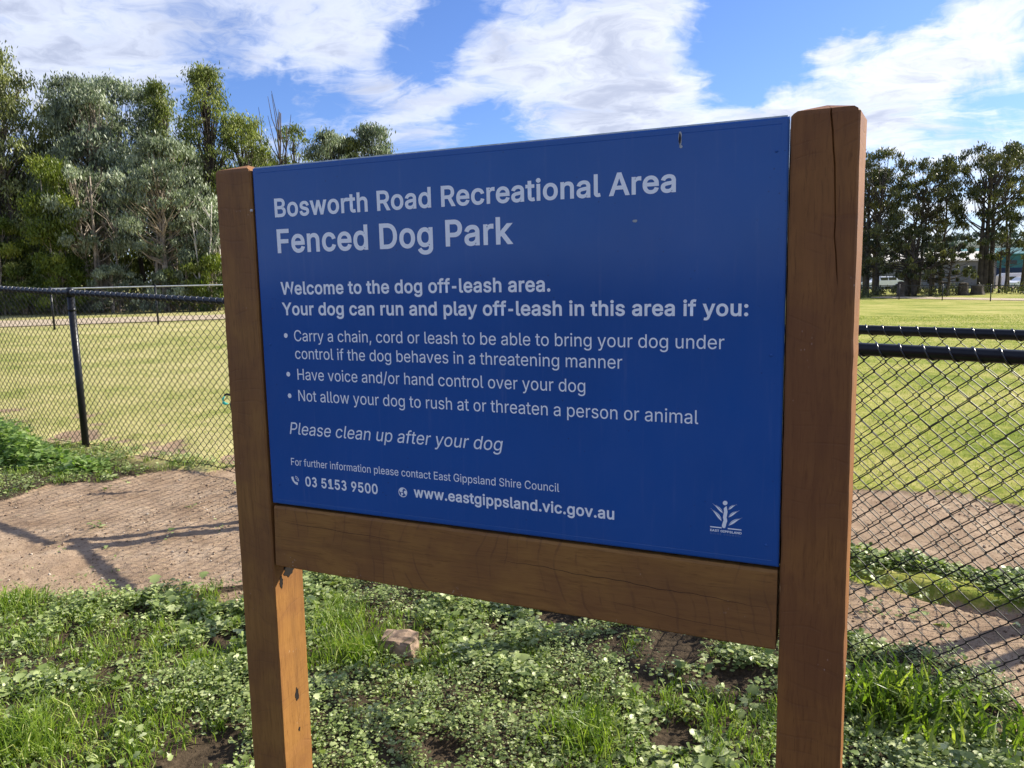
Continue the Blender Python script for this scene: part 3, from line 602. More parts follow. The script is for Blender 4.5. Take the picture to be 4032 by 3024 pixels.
(100, 424, (((266,12),(287,31),(307,59),(313,59),(313,0),(372,0),(372,509),(311,509),(311,319),(306,319),(287,346),(278,356),(267,365),(253,373),(237,379),(218,383),(196,384),(173,383),(151,378),(131,371),(112,361),(95,348),(80,332),(66,314),(55,293),(46,270),(39,245),(35,218),(34,189),(35,160),(39,133),(46,107),(55,84),(66,63),(79,45),(94,29),(111,16),(130,6),(151,-2),(172,-6),(195,-8),(217,-7),(236,-3),(252,4),),
((108,261),(115,276),(124,289),(134,301),(145,311),(158,319),(172,325),(188,329),(205,330),(222,329),(237,326),(250,320),(263,312),(274,302),(284,291),(293,278),(300,263),(305,247),(311,209),(311,169),(309,149),(305,131),(292,100),(284,87),(274,75),(263,65),(250,57),(236,52),(221,48),(205,47),(188,48),(172,52),(158,58),(145,66),(134,76),(124,88),(116,101),(103,133),(99,151),(96,189),(99,227),),
)),
(101, 404, (((324,28),(335,39),(353,63),(365,91),(306,105),(293,83),(276,65),(266,58),(241,49),(212,46),(195,47),(179,50),(164,54),(151,61),(139,70),(128,80),(118,92),(110,106),(104,122),(100,139),(96,169),(371,169),(370,219),(367,242),(363,263),(357,282),(350,299),(341,315),(330,329),(319,341),(294,360),(266,374),(236,382),(205,384),(180,382),(157,378),(135,370),(115,359),(97,346),(80,329),(67,311),(55,290),(46,267),(39,242),(35,215),(34,187),(35,159),(39,132),(46,108),(56,85),(68,64),(82,46),(98,30),(117,16),(138,6),(160,-2),(185,-6),(212,-8),(249,-5),(283,4),(298,11),),
((263,314),(277,302),(289,287),(298,269),(307,237),(309,221),(96,221),(99,241),(109,270),(119,287),(131,301),(146,313),(159,321),(173,326),(188,329),(205,330),(222,329),(237,326),(250,321),),
)),
(102, 254, (((215,472),(227,468),(243,521),(222,527),(187,530),(169,529),(152,525),(135,519),(120,510),(107,499),(96,486),(88,470),(83,452),(81,432),(81,379),(6,379),(6,327),(81,327),(81,0),(142,0),(142,327),(228,327),(228,379),(142,379),(142,419),(143,436),(147,449),(154,460),(164,468),(178,472),(195,474),),
)),
(103, 425, (((311,213),(311,173),(305,137),(300,121),(291,103),(279,87),(264,75),(251,68),(237,63),(222,60),(205,59),(188,60),(172,63),(158,69),(145,76),(130,89),(118,104),(109,123),(103,139),(99,155),(96,193),(99,230),(103,246),(116,277),(124,290),(134,302),(145,312),(158,320),(172,326),(188,329),(205,330),(222,329),(237,326),(251,320),(264,312),(279,299),(291,283),(300,264),(305,248),),
((187,-96),(169,-93),(154,-88),(131,-74),(122,-66),(101,-41),(51,-69),(59,-84),(70,-97),(82,-110),(105,-127),(134,-140),(168,-148),(207,-151),(230,-150),(251,-147),(272,-143),(291,-136),(309,-128),(324,-117),(338,-105),(350,-90),(360,-73),(367,-54),(371,-33),(372,-9),(372,379),(313,379),(313,319),(308,319),(288,346),(279,356),(253,373),(237,379),(218,383),(196,384),(173,383),(152,378),(131,371),(112,361),(95,348),(80,332),(66,314),(55,293),(46,270),(39,246),(35,219),(34,191),(35,163),(39,136),(46,112),(55,90),(66,70),(80,53),(95,39),(113,27),(132,17),(151,10),(172,6),(195,5),(217,6),(236,10),(252,16),(266,24),(287,41),(306,68),(311,68),(311,-6),(309,-28),(304,-46),(295,-62),(282,-75),(267,-85),(249,-92),(229,-96),(207,-97),),
)),
(104, 410, (((147,308),(161,317),(176,324),(192,328),(210,329),(229,327),(246,323),(261,315),(273,304),(283,291),(290,275),(295,256),(296,235),(296,0),(357,0),(356,263),(353,285),(348,304),(341,321),(332,336),(321,349),(309,360),(295,369),(280,376),(264,380),(246,383),(227,384),(207,383),(187,379),(169,372),(152,362),(137,349),(124,332),(114,315),(114,509),(53,509),(53,0),(114,0),(114,227),(115,248),(119,266),(126,283),(136,297),),
)),
(105, 167, (((105,519),(95,523),(84,524),(73,523),(63,519),(54,512),(47,503),(42,494),(41,483),(42,472),(47,463),(54,455),(63,448),(73,444),(84,443),(95,444),(105,448),(114,455),(121,463),(125,472),(126,483),(125,494),(121,503),(114,512),),
((53,379),(53,0),(114,0),(114,379),),
)),
(107, 381, (((360,379),(284,379),(121,212),(114,212),(114,509),(53,509),(53,0),(114,0),(114,141),(154,178),(294,0),(372,0),(201,216),),
)),
(108, 189, (((146,52),(135,53),(126,56),(120,62),(117,71),(114,99),(114,509),(53,509),(53,84),(54,65),(58,48),(65,33),(74,20),(86,10),(101,3),(119,-1),(139,-2),(162,-1),(181,3),(170,54),),
)),
(109, 610, (((553,296),(548,313),(541,328),(532,342),(522,354),(510,364),(497,372),(468,382),(453,385),(437,386),(417,385),(398,381),(381,375),(365,366),(350,356),(337,343),(326,328),(317,310),(309,332),(299,347),(287,361),(273,372),(257,380),(239,384),(219,386),(203,385),(187,382),(172,376),(158,368),(144,358),(132,346),(122,331),(112,308),(112,379),(53,379),(53,0),(114,0),(114,238),(115,257),(119,274),(126,289),(135,302),(145,312),(158,320),(171,326),(185,329),(199,330),(220,328),(238,322),(253,311),(265,297),(272,280),(274,260),(274,0),(335,0),(335,247),(336,263),(340,277),(345,290),(353,302),(363,312),(374,320),(388,326),(403,329),(419,330),(438,328),(456,323),(473,313),(483,303),(490,289),(495,273),(496,254),(496,0),(557,0),(557,255),(556,276),),
)),
(110, 410, (((147,308),(161,317),(176,324),(192,328),(210,329),(229,327),(246,323),(261,315),(273,304),(283,291),(290,275),(295,256),(296,235),(296,0),(357,0),(356,263),(353,285),(348,304),(341,321),(332,336),(321,349),(309,360),(295,369),(280,376),(264,380),(246,383),(227,384),(207,383),(187,379),(169,372),(152,362),(137,349),(124,332),(112,311),(112,379),(53,379),(53,0),(114,0),(114,227),(115,248),(119,266),(126,283),(136,297),),
)),
(111, 415, (((347,64),(359,85),(369,108),(376,133),(380,159),(381,187),(380,216),(376,243),(369,268),(359,291),(347,312),(334,330),(317,346),(299,360),(279,370),(256,378),(232,382),(207,384),(182,382),(159,378),(137,370),(117,360),(99,346),(82,330),(68,312),(56,291),(46,268),(39,243),(35,216),(34,187),(35,159),(39,133),(46,108),(56,85),(68,64),(82,46),(99,30),(117,16),(137,6),(159,-2),(182,-6),(207,-8),(232,-6),(256,-2),(279,6),(299,16),(317,30),(334,46),),
((124,287),(134,299),(145,310),(158,319),(173,325),(189,329),(207,330),(226,329),(242,325),(257,319),(270,310),(282,299),(292,287),(300,274),(307,258),(316,224),(319,187),(316,151),(307,117),(300,102),(292,88),(282,76),(270,66),(257,57),(242,51),(226,47),(207,46),(189,47),(173,51),(158,57),(145,66),(134,76),(124,88),(115,102),(108,117),(99,151),(96,187),(99,224),(108,258),(115,274),),
)),
(112, 424, (((138,31),(147,21),(173,4),(189,-3),(207,-7),(229,-8),(252,-6),(274,-2),(294,6),(313,16),(330,29),(345,45),(359,63),(370,84),(379,107),(385,133),(389,160),(390,189),(389,218),(385,245),(379,270),(370,293),(359,314),(345,332),(330,348),(313,361),(294,371),(274,378),(252,383),(229,384),(207,383),(187,379),(171,373),(146,356),(137,346),(118,319),(112,319),(112,379),(53,379),(53,-143),(114,-143),(114,59),(118,59),),
((120,247),(125,263),(132,278),(140,291),(150,302),(161,312),(174,320),(188,326),(203,329),(220,330),(237,329),(253,325),(267,319),(280,311),(291,301),(301,289),(309,276),(316,261),(325,227),(328,189),(325,151),(316,117),(309,101),(300,88),(290,76),(279,66),(266,58),(252,52),(237,48),(220,47),(203,48),(188,52),(175,57),(162,65),(151,75),(140,87),(132,100),(125,115),(120,131),(114,169),(114,209),),
)),
(114, 259, (((174,321),(190,325),(207,326),(243,322),(243,384),(213,385),(196,384),(181,380),(166,375),(152,367),(136,354),(124,339),(115,321),(112,321),(112,379),(53,379),(53,0),(114,0),(114,237),(115,254),(119,270),(126,284),(135,296),(146,306),(159,315),),
)),
(115, 365, (((47,274),(49,255),(53,237),(61,222),(72,208),(86,196),(104,186),(125,177),(229,150),(243,144),(254,136),(262,126),(266,115),(268,103),(265,88),(257,74),(244,62),(232,55),(217,49),(200,46),(181,45),(159,47),(140,52),(124,60),(111,72),(101,88),(94,107),(36,94),(40,78),(46,63),(53,50),(62,38),(72,27),(84,18),(98,10),(112,3),(145,-5),(182,-8),(203,-7),(223,-4),(242,0),(260,6),(276,14),(290,24),(302,35),(312,47),(320,60),(326,75),(330,90),(331,107),(329,126),(325,142),(317,157),(306,171),(292,183),(275,193),(254,202),(152,229),(136,235),(124,243),(116,253),(111,264),(109,277),(111,292),(119,305),(131,317),(147,326),(166,331),(187,333),(210,331),(228,325),(243,316),(254,304),(262,291),(268,277),(324,290),(318,308),(309,324),(299,339),(286,352),(271,363),(254,372),(223,381),(187,384),(149,381),(131,376),(100,363),(87,354),(75,343),(65,332),(57,319),(52,305),(48,290),),
)),
(116, 227, (((145,-2),(168,-4),(192,-3),(213,2),(202,54),(170,50),(156,51),(144,55),(136,61),(130,70),(127,83),(126,98),(126,327),(204,327),(204,379),(126,379),(126,471),(65,471),(65,379),(6,379),(6,327),(65,327),(65,93),(67,71),(72,52),(80,35),(92,21),(107,10),(125,2),),
)),
(117, 410, (((272,30),(286,47),(298,70),(298,0),(357,0),(357,379),(296,379),(296,153),(295,132),(290,113),(283,97),(274,83),(263,71),(249,62),(234,55),(218,51),(200,50),(181,52),(164,56),(149,64),(137,75),(127,88),(120,104),(115,123),(114,144),(114,379),(53,379),(54,116),(57,95),(62,76),(69,59),(78,44),(89,30),(101,20),(130,4),(146,-1),(164,-4),(182,-5),(203,-4),(222,0),(240,7),(257,17),),
)),
(118, 389, (((195,59),(165,155),(84,379),(17,379),(163,0),(226,0),(371,379),(305,379),(224,155),),
)),
(119, 567, (((545,379),(480,379),(413,135),(397,66),(382,136),(362,214),(316,379),(252,379),(206,214),(186,135),(170,64),(154,137),(87,379),(23,379),(138,0),(199,0),(263,225),(284,309),(319,172),(368,0),(429,0),),
)),
(121, 389, (((84,379),(17,379),(163,-1),(145,-52),(138,-64),(130,-74),(122,-81),(113,-86),(104,-89),(83,-89),(61,-86),(47,-139),(65,-143),(91,-145),(108,-144),(124,-141),(139,-136),(153,-128),(165,-119),(177,-107),(196,-77),(204,-58),(371,379),(305,379),(224,155),(202,87),(195,60),(165,155),),
)),
(32, 188, ()),
)
GL = {chr(a): (b_, c_) for a, b_, c_ in GL_ROWS}
def text_run(chars, bold):
    """chars: list of (pen position, glyph outline); returns vertices and faces in glyph units"""
    cu = bpy.data.curves.new('tmp', 'CURVE'); cu.dimensions = '2D'; cu.fill_mode = 'FRONT'
    for pen, loops in chars:
        for q in loops:
            sp_ = cu.splines.new('POLY'); sp_.points.add(len(q)-1); sp_.use_cyclic_u = True
            for bp, (a, b) in zip(sp_.points, q): bp.co = ((pen+a)/1000.0, b/1000.0, 0, 1)
    cu.offset = bold
    o = bpy.data.objects.new('tmp', cu); C.objects.link(o)
    dg = bpy.context.evaluated_depsgraph_get(); dg.update()
    me = bpy.data.meshes.new_from_object(o.evaluated_get(dg)); bpy.data.objects.remove(o); bpy.data.curves.remove(cu)
    co_ = np.empty(len(me.vertices)*3, np.float32); me.vertices.foreach_get('co', co_)
    return co_.reshape(-1, 3), me
def text_line(s, x0, x1, zb, cap, bold=0.0, slant=0.0, m=None, name='lettering', y=-0.0004, track=0, words=False):
    pen = 0.0; groups = [[]]
    for ch in s:
        adv, loops = GL[ch]
        if ch == ' ' and words: groups.append([])
        groups[-1].append((pen, loops)); pen += adv+bold*1000*0.9+track
    runs = [text_run(gq, bold) for gq in groups]
    xa = min(c_[:, 0].min() for c_, _ in runs); xb = max(c_[:, 0].max() for c_, _ in runs)
    sy = cap/(0.509+2*bold)
    for co_, me in runs:
        z = (co_[:, 1]+bold)*sy
        xs_ = x0+(co_[:, 0]-xa)/(xb-xa)*(x1-x0-slant*cap)+slant*z
        out = np.column_stack([xs_, np.full(len(z), y), zb+ZB+z]).astype(np.float32)
        me.vertices.foreach_set('co', out.ravel()); me.update(); me.materials.clear(); me.materials.append(m or M_vinyl); me.name = name
        link(name, me, sign)
BO = 0.0185
text_line('Bosworth Road Recreational Area', 0.0612, 1.0042, 0.7006, 0.0431, BO, words=True)
text_line('Fenced Dog Park', 0.0626, 0.6726, 0.6175, 0.0555, BO, words=True)
text_line('Welcome to the dog off-leash area.', 0.0644, 0.7520, 0.5197, 0.0303, BO)
text_line('Your dog can run and play off-leash in this area if you:', 0.0644, 1.1383, 0.4710, 0.0303, BO)
text_line('Carry a chain, cord or leash to be able to bring your dog under', 0.0955, 1.0966, 0.4095, 0.0262, 0.001)
text_line('control if the dog behaves in a threatening manner', 0.0951, 0.9013, 0.3670, 0.0262, 0.001)
text_line('Have voice and/or hand control over your dog', 0.0982, 0.8243, 0.3165, 0.0265, 0.001)
text_line('Not allow your dog to rush at or threaten a person or animal', 0.0970, 1.0507, 0.2648, 0.0268, 0.001)
text_line('Please clean up after your dog', 0.0638, 0.6395, 0.1812, 0.0296, 0.001, 0.2)
text_line('For further information please contact East Gippsland Shire Council', 0.0620, 0.7653, 0.1030, 0.0180, 0.001)
text_line('03 5153 9500', 0.1020, 0.3124, 0.0530, 0.0248, BO)
text_line('www.eastgippsland.vic.gov.au', 0.4103, 0.8840, 0.0562, 0.0248, BO)
text_line('EAST GIPPSLAND', 1.0760, 1.1348, 0.0556, 0.0046, BO*1.4)
text_line('SHIRE COUNCIL', 1.0764, 1.1337, 0.0502, 0.0033, 0.002, m=M_vinyl2, track=260)
def poly(name, pts, m=M_vinyl, y=-0.0004, parent=sign):
    b = MB(); b.add([(x, y, z+ZB) for x, z in pts], [tuple(range(len(pts)))]); return b.build(name, m, parent)
def disc(name, cx, cz, rx, rz, n=24, y=-0.0004, m=M_vinyl, parent=sign):
    return poly(name, [(cx+rx*math.cos(2*math.pi*i/n), cz+rz*math.sin(2*math.pi*i/n)) for i in range(n)], m, y, parent)
for zc in (0.4225, 0.3290, 0.2762): disc('bullet_point', 0.0705, zc, 0.0056, 0.0058)
# phone mark: curved handset and two ringing arcs
ph = MB()
def band(mb, pts, w):
    P_ = np.array(pts, float); tg = np.gradient(P_, axis=0); tg /= np.linalg.norm(tg, axis=1)[:, None]
    nn = np.column_stack([-tg[:, 1], tg[:, 0]]); w = np.asarray(w)*np.ones(len(P_)); n = len(P_)
    A = P_+nn*w[:, None]; B = P_-nn*w[:, None]
    V_ = [(x, -0.0004, z+ZB) for x, z in np.concatenate([A, B])]
    mb.add(V_, [(i, i+n, i+1+n, i+1) for i in range(n-1)])
th = np.linspace(0, 1, 14)
band(ph, [(0.0625+0.016*q+0.001*math.sin(q*3.14)-0.004*math.sin(q*3.14), 0.0735-0.0165*q-0.004*math.sin(q*3.14)) for q in th], 0.0018+0.0016*np.abs(np.cos(th*math.pi))**0.6)
for rr_ in (0.0060, 0.0100):
    band(ph, [(0.0715+rr_*math.cos(a), 0.0655+rr_*math.sin(a)) for a in np.linspace(R(-12), R(88), 12)], 0.0008)
ph.build('phone_mark', M_vinyl, sign)
# globe mark: ring and land shapes
gb = MB(); th = np.linspace(0, 2*math.pi, 33)
band(gb, [(0.3810+0.0107*math.cos(a), 0.0648+0.0107*math.sin(a)) for a in th], 0.0009)
def addpoly(mb, pts): mb.add([(x, -0.0004, z+ZB) for x, z in pts], [tuple(range(len(pts)))])
gc = (0.3810, 0.0648)
addpoly(gb, [(gc[0]+x*0.0107, gc[1]+z*0.0107) for x, z in [(-0.85, 0.5), (-0.3, 0.9), (0.25, 0.85), (-0.1, 0.45), (0.05, 0.2), (-0.3, 0.0), (-0.55, -0.05), (-0.75, 0.15)]])
addpoly(gb, [(gc[0]+x*0.0107, gc[1]+z*0.0107) for x, z in [(-0.45, -0.15), (-0.05, -0.1), (0.1, -0.4), (-0.15, -0.65), (-0.3, -0.95), (-0.45, -0.6)]])
addpoly(gb, [(gc[0]+x*0.0107, gc[1]+z*0.0107) for x, z in [(0.35, 0.35), (0.8, 0.45), (0.95, 0.0), (0.7, -0.55), (0.45, -0.3), (0.25, 0.0)]])
gb.build('globe_mark', M_vinyl, sign)
# council emblem: figure of head, wavy stem and five leaves above two bars
em = MB()
def z6(x, y):   # emblem drawn on its own 600-unit grid, laid out upright
    return (1.0759+(x-457)*(1.1344-1.0759)/(1040-457), 0.0647+(838+(x-457)*0.072-y)*0.0001015)
addpoly(em, [z6(730+44*math.cos(a), 367+44*math.sin(a)) for a in np.linspace(0, 2*math.pi, 24, endpoint=False)])
stem = [(755, 430), (738, 480), (745, 540), (735, 600), (728, 650), (742, 710), (722, 770), (712, 820), (722, 858)]
t_ = np.linspace(0, len(stem)-1, 40); st = np.array(stem, float)
sx_ = np.interp(t_, range(len(stem)), st[:, 0]); sy_ = np.interp(t_, range(len(stem)), st[:, 1])
ww = np.interp(t_, [0, 1, 7, 7.6, 8], [5, 32, 36, 30, 8])
band(em, [z6(a, b) for a, b in zip(sx_, sy_)], ww*0.0001)
def leafshape(tip, basep, bulge, side):
    tip = np.array(tip, float); ba = np.array(basep, float); ax = ba-tip; L = np.linalg.norm(ax); ax /= L; nn = np.array([-ax[1], ax[0]])*side
    up, dn = [], []
    for q in np.linspace(0, 1, 14):
        bow = bulge*0.75*math.sin(q*math.pi*0.9)
        w = bulge*math.sin(math.pi*min(q**1.5, 1.0))*0.9+1.5
        c_ = tip+ax*L*q+nn*bow
        up.append(c_+nn*w*0.55); dn.append(c_-nn*w)
    mid = [tip+ax*L*q+nn*(bulge*0.75*math.sin(q*math.pi*0.9)+bulge*math.sin(math.pi*min(q**1.5, 1.0))*0.12) for q in np.linspace(0, 1, 14)]
    n = len(up); 
    for A, B in ((up, [m_+nn*3 for m_ in mid]), (dn, [m_-nn*4 for m_ in mid])):
        V_ = [(*z6(*q),) for q in A]+[(*z6(*q),) for q in B]
        em.add([(x, -0.0004, z+ZB) for x, z in V_], [(i, i+n, i+1+n, i+1) for i in range(n-1)])
leafshape((500, 388), (690, 575), 34, -1); leafshape((465, 483), (668, 728), 38, -1)
leafshape((945, 390), (795, 500), 30, 1); leafshape((1000, 505), (800, 650), 34, 1); leafshape((1050, 648), (805, 810), 40, 1)
em.add([(x, -0.0004, z+ZB) for x, z in [(1.0759, 0.0634), (1.0977, 0.0634), (1.0977, 0.0656), (1.0759, 0.0656)]], [(0, 1, 2, 3)])
em.add([(x, -0.0004, z+ZB) for x, z in [(1.1091, 0.0634), (1.1344, 0.0634), (1.1344, 0.0656), (1.1091, 0.0656)]], [(0, 1, 2, 3)])
em.build('council_emblem', M_vinyl, sign)
# wear on the panel and posts
def blob(name, cx, cz, rx, rz, m, y=-0.0004, seed=0, n=14):
    q = np.random.default_rng(seed)
    return poly(name, [(cx+rx*(0.7+0.5*q.random())*math.cos(2*math.pi*i/n), cz+rz*(0.7+0.5*q.random())*math.sin(2*math.pi*i/n)) for i in range(n)], m, y)
blob('paint_chip', 1.0112, 0.797, 0.0032, 0.0150, M_scar, seed=3)
blob('paint_chip', 1.0108, 0.796, 0.0018, 0.0110, M_rust, y=-0.0007, seed=4)
blob('paint_chip', 1.0128, 0.7815, 0.0028, 0.0036, M_scar, seed=5)
blob('dirt_spot', 0.9265, 0.6516, 0.0050, 0.0030, M_scar, seed=6)
mb = MB(); mb.lathe([(0.0012, 0.0), (0.0038, 0.0), (0.0032, 0.002), (0.0012, 0.003)], n=14)
sc_ = mb.build('screw', M_screw, sign); sc_.location = (-0.0055, -0.0035, ZB+0.720); sc_.rotation_euler = (R(90), 0, 0)
for sx2, sz2 in ((0.020, 0.40), (0.020, 0.05), (1.180, 0.76), (1.180, 0.40), (1.180, 0.04)):
    mb = MB(); mb.lathe([(0.0010, 0.0), (0.0030, 0.0), (0.0026, 0.0012), (0.0008, 0.0018)], n=12)
    sc_ = mb.build('screw', M_panel, sign); sc_.location = (sx2, 0.0, ZB+sz2); sc_.rotation_euler = (R(90), 0, 0)
# knot holes on the sunny inner face of the left post: shallow dark bowls
def hole(cy, cz, ry, rz, seed, xf):
    q = np.random.default_rng(seed); n = 18; b = MB(); ring = []; inn = []
    for i in range(n):
        a = 2*math.pi*i/n; k = 0.7+0.6*q.random()
        ring.append((xf+0.0006, cy+ry*k*math.cos(a), cz+rz*k*math.sin(a))); inn.append((xf+0.0002, cy+ry*k*0.6*math.cos(a), cz+rz*k*0.6*math.sin(a)))
    b.add(ring+inn+[(xf+0.0001, cy, cz)], [(i, (i+1) % n, n+(i+1) % n, n+i) for i in range(n)]+[(n+i, n+(i+1) % n, 2*n) for i in range(n)])
    b.build('knot_hole', M_dark, sign)
hole(0.055, 0.748, 0.022, 0.020, 1, -0.0148); hole(0.058, 0.392, 0.007, 0.018, 2, -0.0196); hole(0.060, 0.290, 0.003, 0.006, 5, -0.0208)
hole(0.022, 0.722, 0.006, 0.016, 8, -0.0150)

# ------------------------------------------------------------------ chain link fences
def chain_fence(A, B, label, posts, zA=None, zB=None, Htop=(1.2, 1.2), Hbot=(0.02, 0.02), px=0.074, pz=0.0685, rw=0.0019, rail_r=0.0235, seed=0, group=None, shift=0.0):
    """A, B ground points (x, y); heights at both ends above z=0"""
    q = np.random.default_rng(seed)
    A = np.array(A, float); B = np.array(B, float); L = np.linalg.norm(B-A); u = (B-A)/L; nn = np.array([-u[1], u[0]])
    root = empty('chain_link_fence', (A[0], A[1], 0), math.atan2(u[1], u[0]))
    tag(root, label, 'fence', group)
    topz = lambda s_: Htop[0]+(Htop[1]-Htop[0])*s_/L
    gz = lambda s_: float(ground_z(A[0]+u[0]*s_, A[1]+u[1]*s_))
    # rail
    n_ = 40; ss_ = np.linspace(0, L, n_)
    MB().tube([(s_, 0, topz(s_)) for s_ in ss_], rail_r, 14).build('top_rail', M_black, root, True)
    for s_ in posts:
        r_ = 0.030; zt = topz(s_)
        b = MB(); b.lathe([(r_, gz(s_)-0.3), (r_, zt-0.01)], (s_, 0, 0), 18); po = b.build('post', M_black, root, True)
        b = MB(); b.lathe([(r_+0.004, zt-0.035), (r_+0.004, zt+0.028), (r_*0.8, zt+0.040), (0.004, zt+0.043)], (s_, 0, 0), 18); b.build('post_cap', M_black, po, True)
        b = MB(); b.lathe([(r_+0.003, zt-0.16), (r_+0.003, zt-0.135)], (s_, 0, 0), 18); b.build('brace_band', M_black, po, True)
    # woven wires
    b = MB(); pw = px/2; nw = int(L/pw)+1
    for i in range(nw):
        x0 = i*pw+shift; 
        if x0 > L: break
        zt = topz(x0)-rail_r*0.2; zb = Hbot[0]+(Hbot[1]-Hbot[0])*x0/L
        m = int(round((zt-zb)/(pz/1.0)*2)); pts = []
        for k in range(m+1):
            z = zt-k*pz/2
            if z < zb-0.03: break
            s_ = 1 if (k+i) % 2 == 0 else -1
            e = pw/2+rw*0.9
            wx = 0.0025*math.sin(z*7+x0*3)+0.002*math.sin(x0*11-z*5)
            dy = 0.0035*math.sin(x0*5+z*4)
            pts.append((x0+s_*e*0.72+wx, dy+s_*rw*1.2, z+pz*0.085)); pts.append((x0+s_*e+wx, dy+s_*rw*0.6, z+pz*0.03)); pts.append((x0+s_*e+wx, dy-s_*rw*0.6, z-pz*0.03))
            pts.append((x0+s_*e*0.72+wx, dy-s_*rw*1.2, z-pz*0.085))
        pts = pts[:-1]
        b.tube(pts, rw, 4, False)
    w_ = b.build('wire_mesh', M_wire, root, True); w_['kind'] = 'stuff'
    # wire looped round the rail
    turns = int(L/px); a = np.linspace(0, turns*2*math.pi, turns*12)
    xs_ = a/(2*math.pi)*px+shift; hx = np.column_stack([xs_, np.cos(a)*(rail_r+rw), np.interp(xs_, [0, L], [topz(0), topz(L)])+np.sin(a)*(rail_r+rw)])
    b = MB(); b.tube(hx, rw*1.5, 6); w_ = b.build('lacing_wire', M_lace, root, True)
    # tension wire near the ground, a little slack
    s2 = np.linspace(0, L, 80); zz = Hbot[0]+(Hbot[1]-Hbot[0])*s2/L+0.012*np.sin(s2*4.1+seed)+0.008*np.sin(s2*9)
    b = MB(); b.tube(np.column_stack([s2, 0.006*np.sin(s2*5), zz+0.012]), rw*1.2, 5); b.build('tension_wire', M_wire, root, True)
    return root
ue = np.array([1.717, -1.03])/np.hypot(1.717, 1.03); P1 = np.array([-3.83, 6.744]); corner = np.array([-0.93, 5.0])
Lst = P1-ue*6.2
zr = lambda pt: 1.5+(-0.077+(-0.155+0.077)*np.dot(pt-P1, ue)/2.002)
chain_fence(Lst, corner, 'black chain link fence left of the sign, with one round post', [0.2, 3.1, 6.2], Htop=(zr(Lst), zr(corner)), Hbot=(0.12, 0.02), seed=1, px=0.073, rw=0.0025)
diag = np.array([0.7071, -0.7071])
F1a = corner; F1b = corner+diag*5.9
chain_fence(F1a, F1b, 'nearer of two parallel black chain link fences right of the sign', [0.0, 2.5, 5.6], Htop=(1.20, 1.20), Hbot=(0.02, 0.0), seed=2, px=0.077, pz=0.074, rw=0.0021)
F2a = np.array([-0.2, 5.70]); F2b = F2a+diag*5.6
chain_fence(F2a, F2b, 'farther of two parallel black chain link fences right of the sign', [0.0, 2.5, 5.2], Htop=(1.19, 1.19), Hbot=(0.03, 0.02), seed=3, px=0.077, pz=0.074, rw=0.0019, shift=0.03)

# gate panels of the little holding pen (one behind the sign, one just outside the picture on the right)
def gate(A, B, label):
    A = np.array(A, float); B = np.array(B, float); L = np.linalg.norm(B-A); u = (B-A)/L
    root = empty('fence_gate', (A[0], A[1], 0), math.atan2(u[1], u[0])); tag(root, label, 'gate')
    for z in (1.2, 1.07, 0.10): MB().tube([(0, 0, z), (L, 0, z)], 0.020, 12).build('gate_rail', M_black, root, True)
    for x in (0, L): MB().tube([(x, 0, 0.02), (x, 0, 1.24)], 0.024, 12).build('gate_stile', M_black, root, True)
gate((2.95, 3.17), (3.95, 3.62), 'black pipe gate standing open beyond the right fences')

for (gx_, gy_, lb) in ((2.97, 3.36, 'thick square black gate post outside the right edge of the picture'), (-0.86, 4.90, 'black gate post beside the fence corner behind the sign board')):
    zt = 1.25; o = MB().box((0, 0, zt/2-0.1), (0.08, 0.08, zt+0.2), 0.3, 0.004).build('gate_post', M_black, None, False, (gx_, gy_, float(ground_z(gx_, gy_)))); tag(o, lb, 'post')
# far park fence
def far_fence(A, B, label, H, hb, n_posts, matr, matp, group=None):
    A = np.array(A, float); B = np.array(B, float); L = np.linalg.norm(B-A); u = (B-A)/L
    root = empty('park_fence', (A[0], A[1], 0), math.atan2(u[1], u[0])); tag(root, label, 'fence', group)
    s_ = np.linspace(0, L, 60); gz = ground_z(A[0]+u[0]*s_, A[1]+u[1]*s_)
    gz = np.polyval(np.polyfit(s_, gz, 3), s_)
    MB().tube(np.column_stack([s_, 0*s_, gz+H]), 0.024, 8).build('top_rail', matr, root, True)
    for k in range(n_posts):
        x = L*(k+0.5)/n_posts; z0 = float(np.interp(x, s_, gz))
        MB().tube([(x, 0, z0-0.2), (x, 0, z0+H+0.07)], 0.032, 8).build('post', matp, root, True)
    b = MB(); p_ = 0.14; hw = 0.0016; h_ = H-0.05
    for k in range(int(L/p_)):
        for sg in (1, -1):
            x0 = k*p_; x1 = x0+sg*h_
            if not (0 <= x1 <= L): continue
            z0 = float(np.interp(x0, s_, gz))+0.04; z1 = float(np.interp(x1, s_, gz))+0.04+h_
            b.add([(x0-hw, 0, z0), (x0+hw, 0, z0), (x1+hw, 0, z1), (x1-hw, 0, z1), (x0, hw*2, z0), (x1, hw*2, z1)], [(0, 1, 2, 3), (1, 4, 5, 2), (4, 0, 3, 5)])
    w_ = b.build('wire_mesh', M_wire, root); w_['kind'] = 'stuff'
    return root
fd = np.array([0.79, 0.61]); fd /= np.linalg.norm(fd)
fA = np.array([-14.56, 24.54]); sA = fA-fd*1.55-fd*3.1*7
far_fence(sA, sA+fd*3.1*16, 'low park fence with grey top rail in front of the tall gum trees', 1.28, 0, 16, M_galv, M_black)
rd = np.array([0.45, -0.89]); rd /= np.linalg.norm(rd)
rA = np.array([26.5, 52.5])-rd*6.2-rd*1.55*1.0
far_fence(rA, rA+rd*3.1*9, 'distant low black fence along the far right edge of the field', 0.95, 0, 9, M_black, M_black)

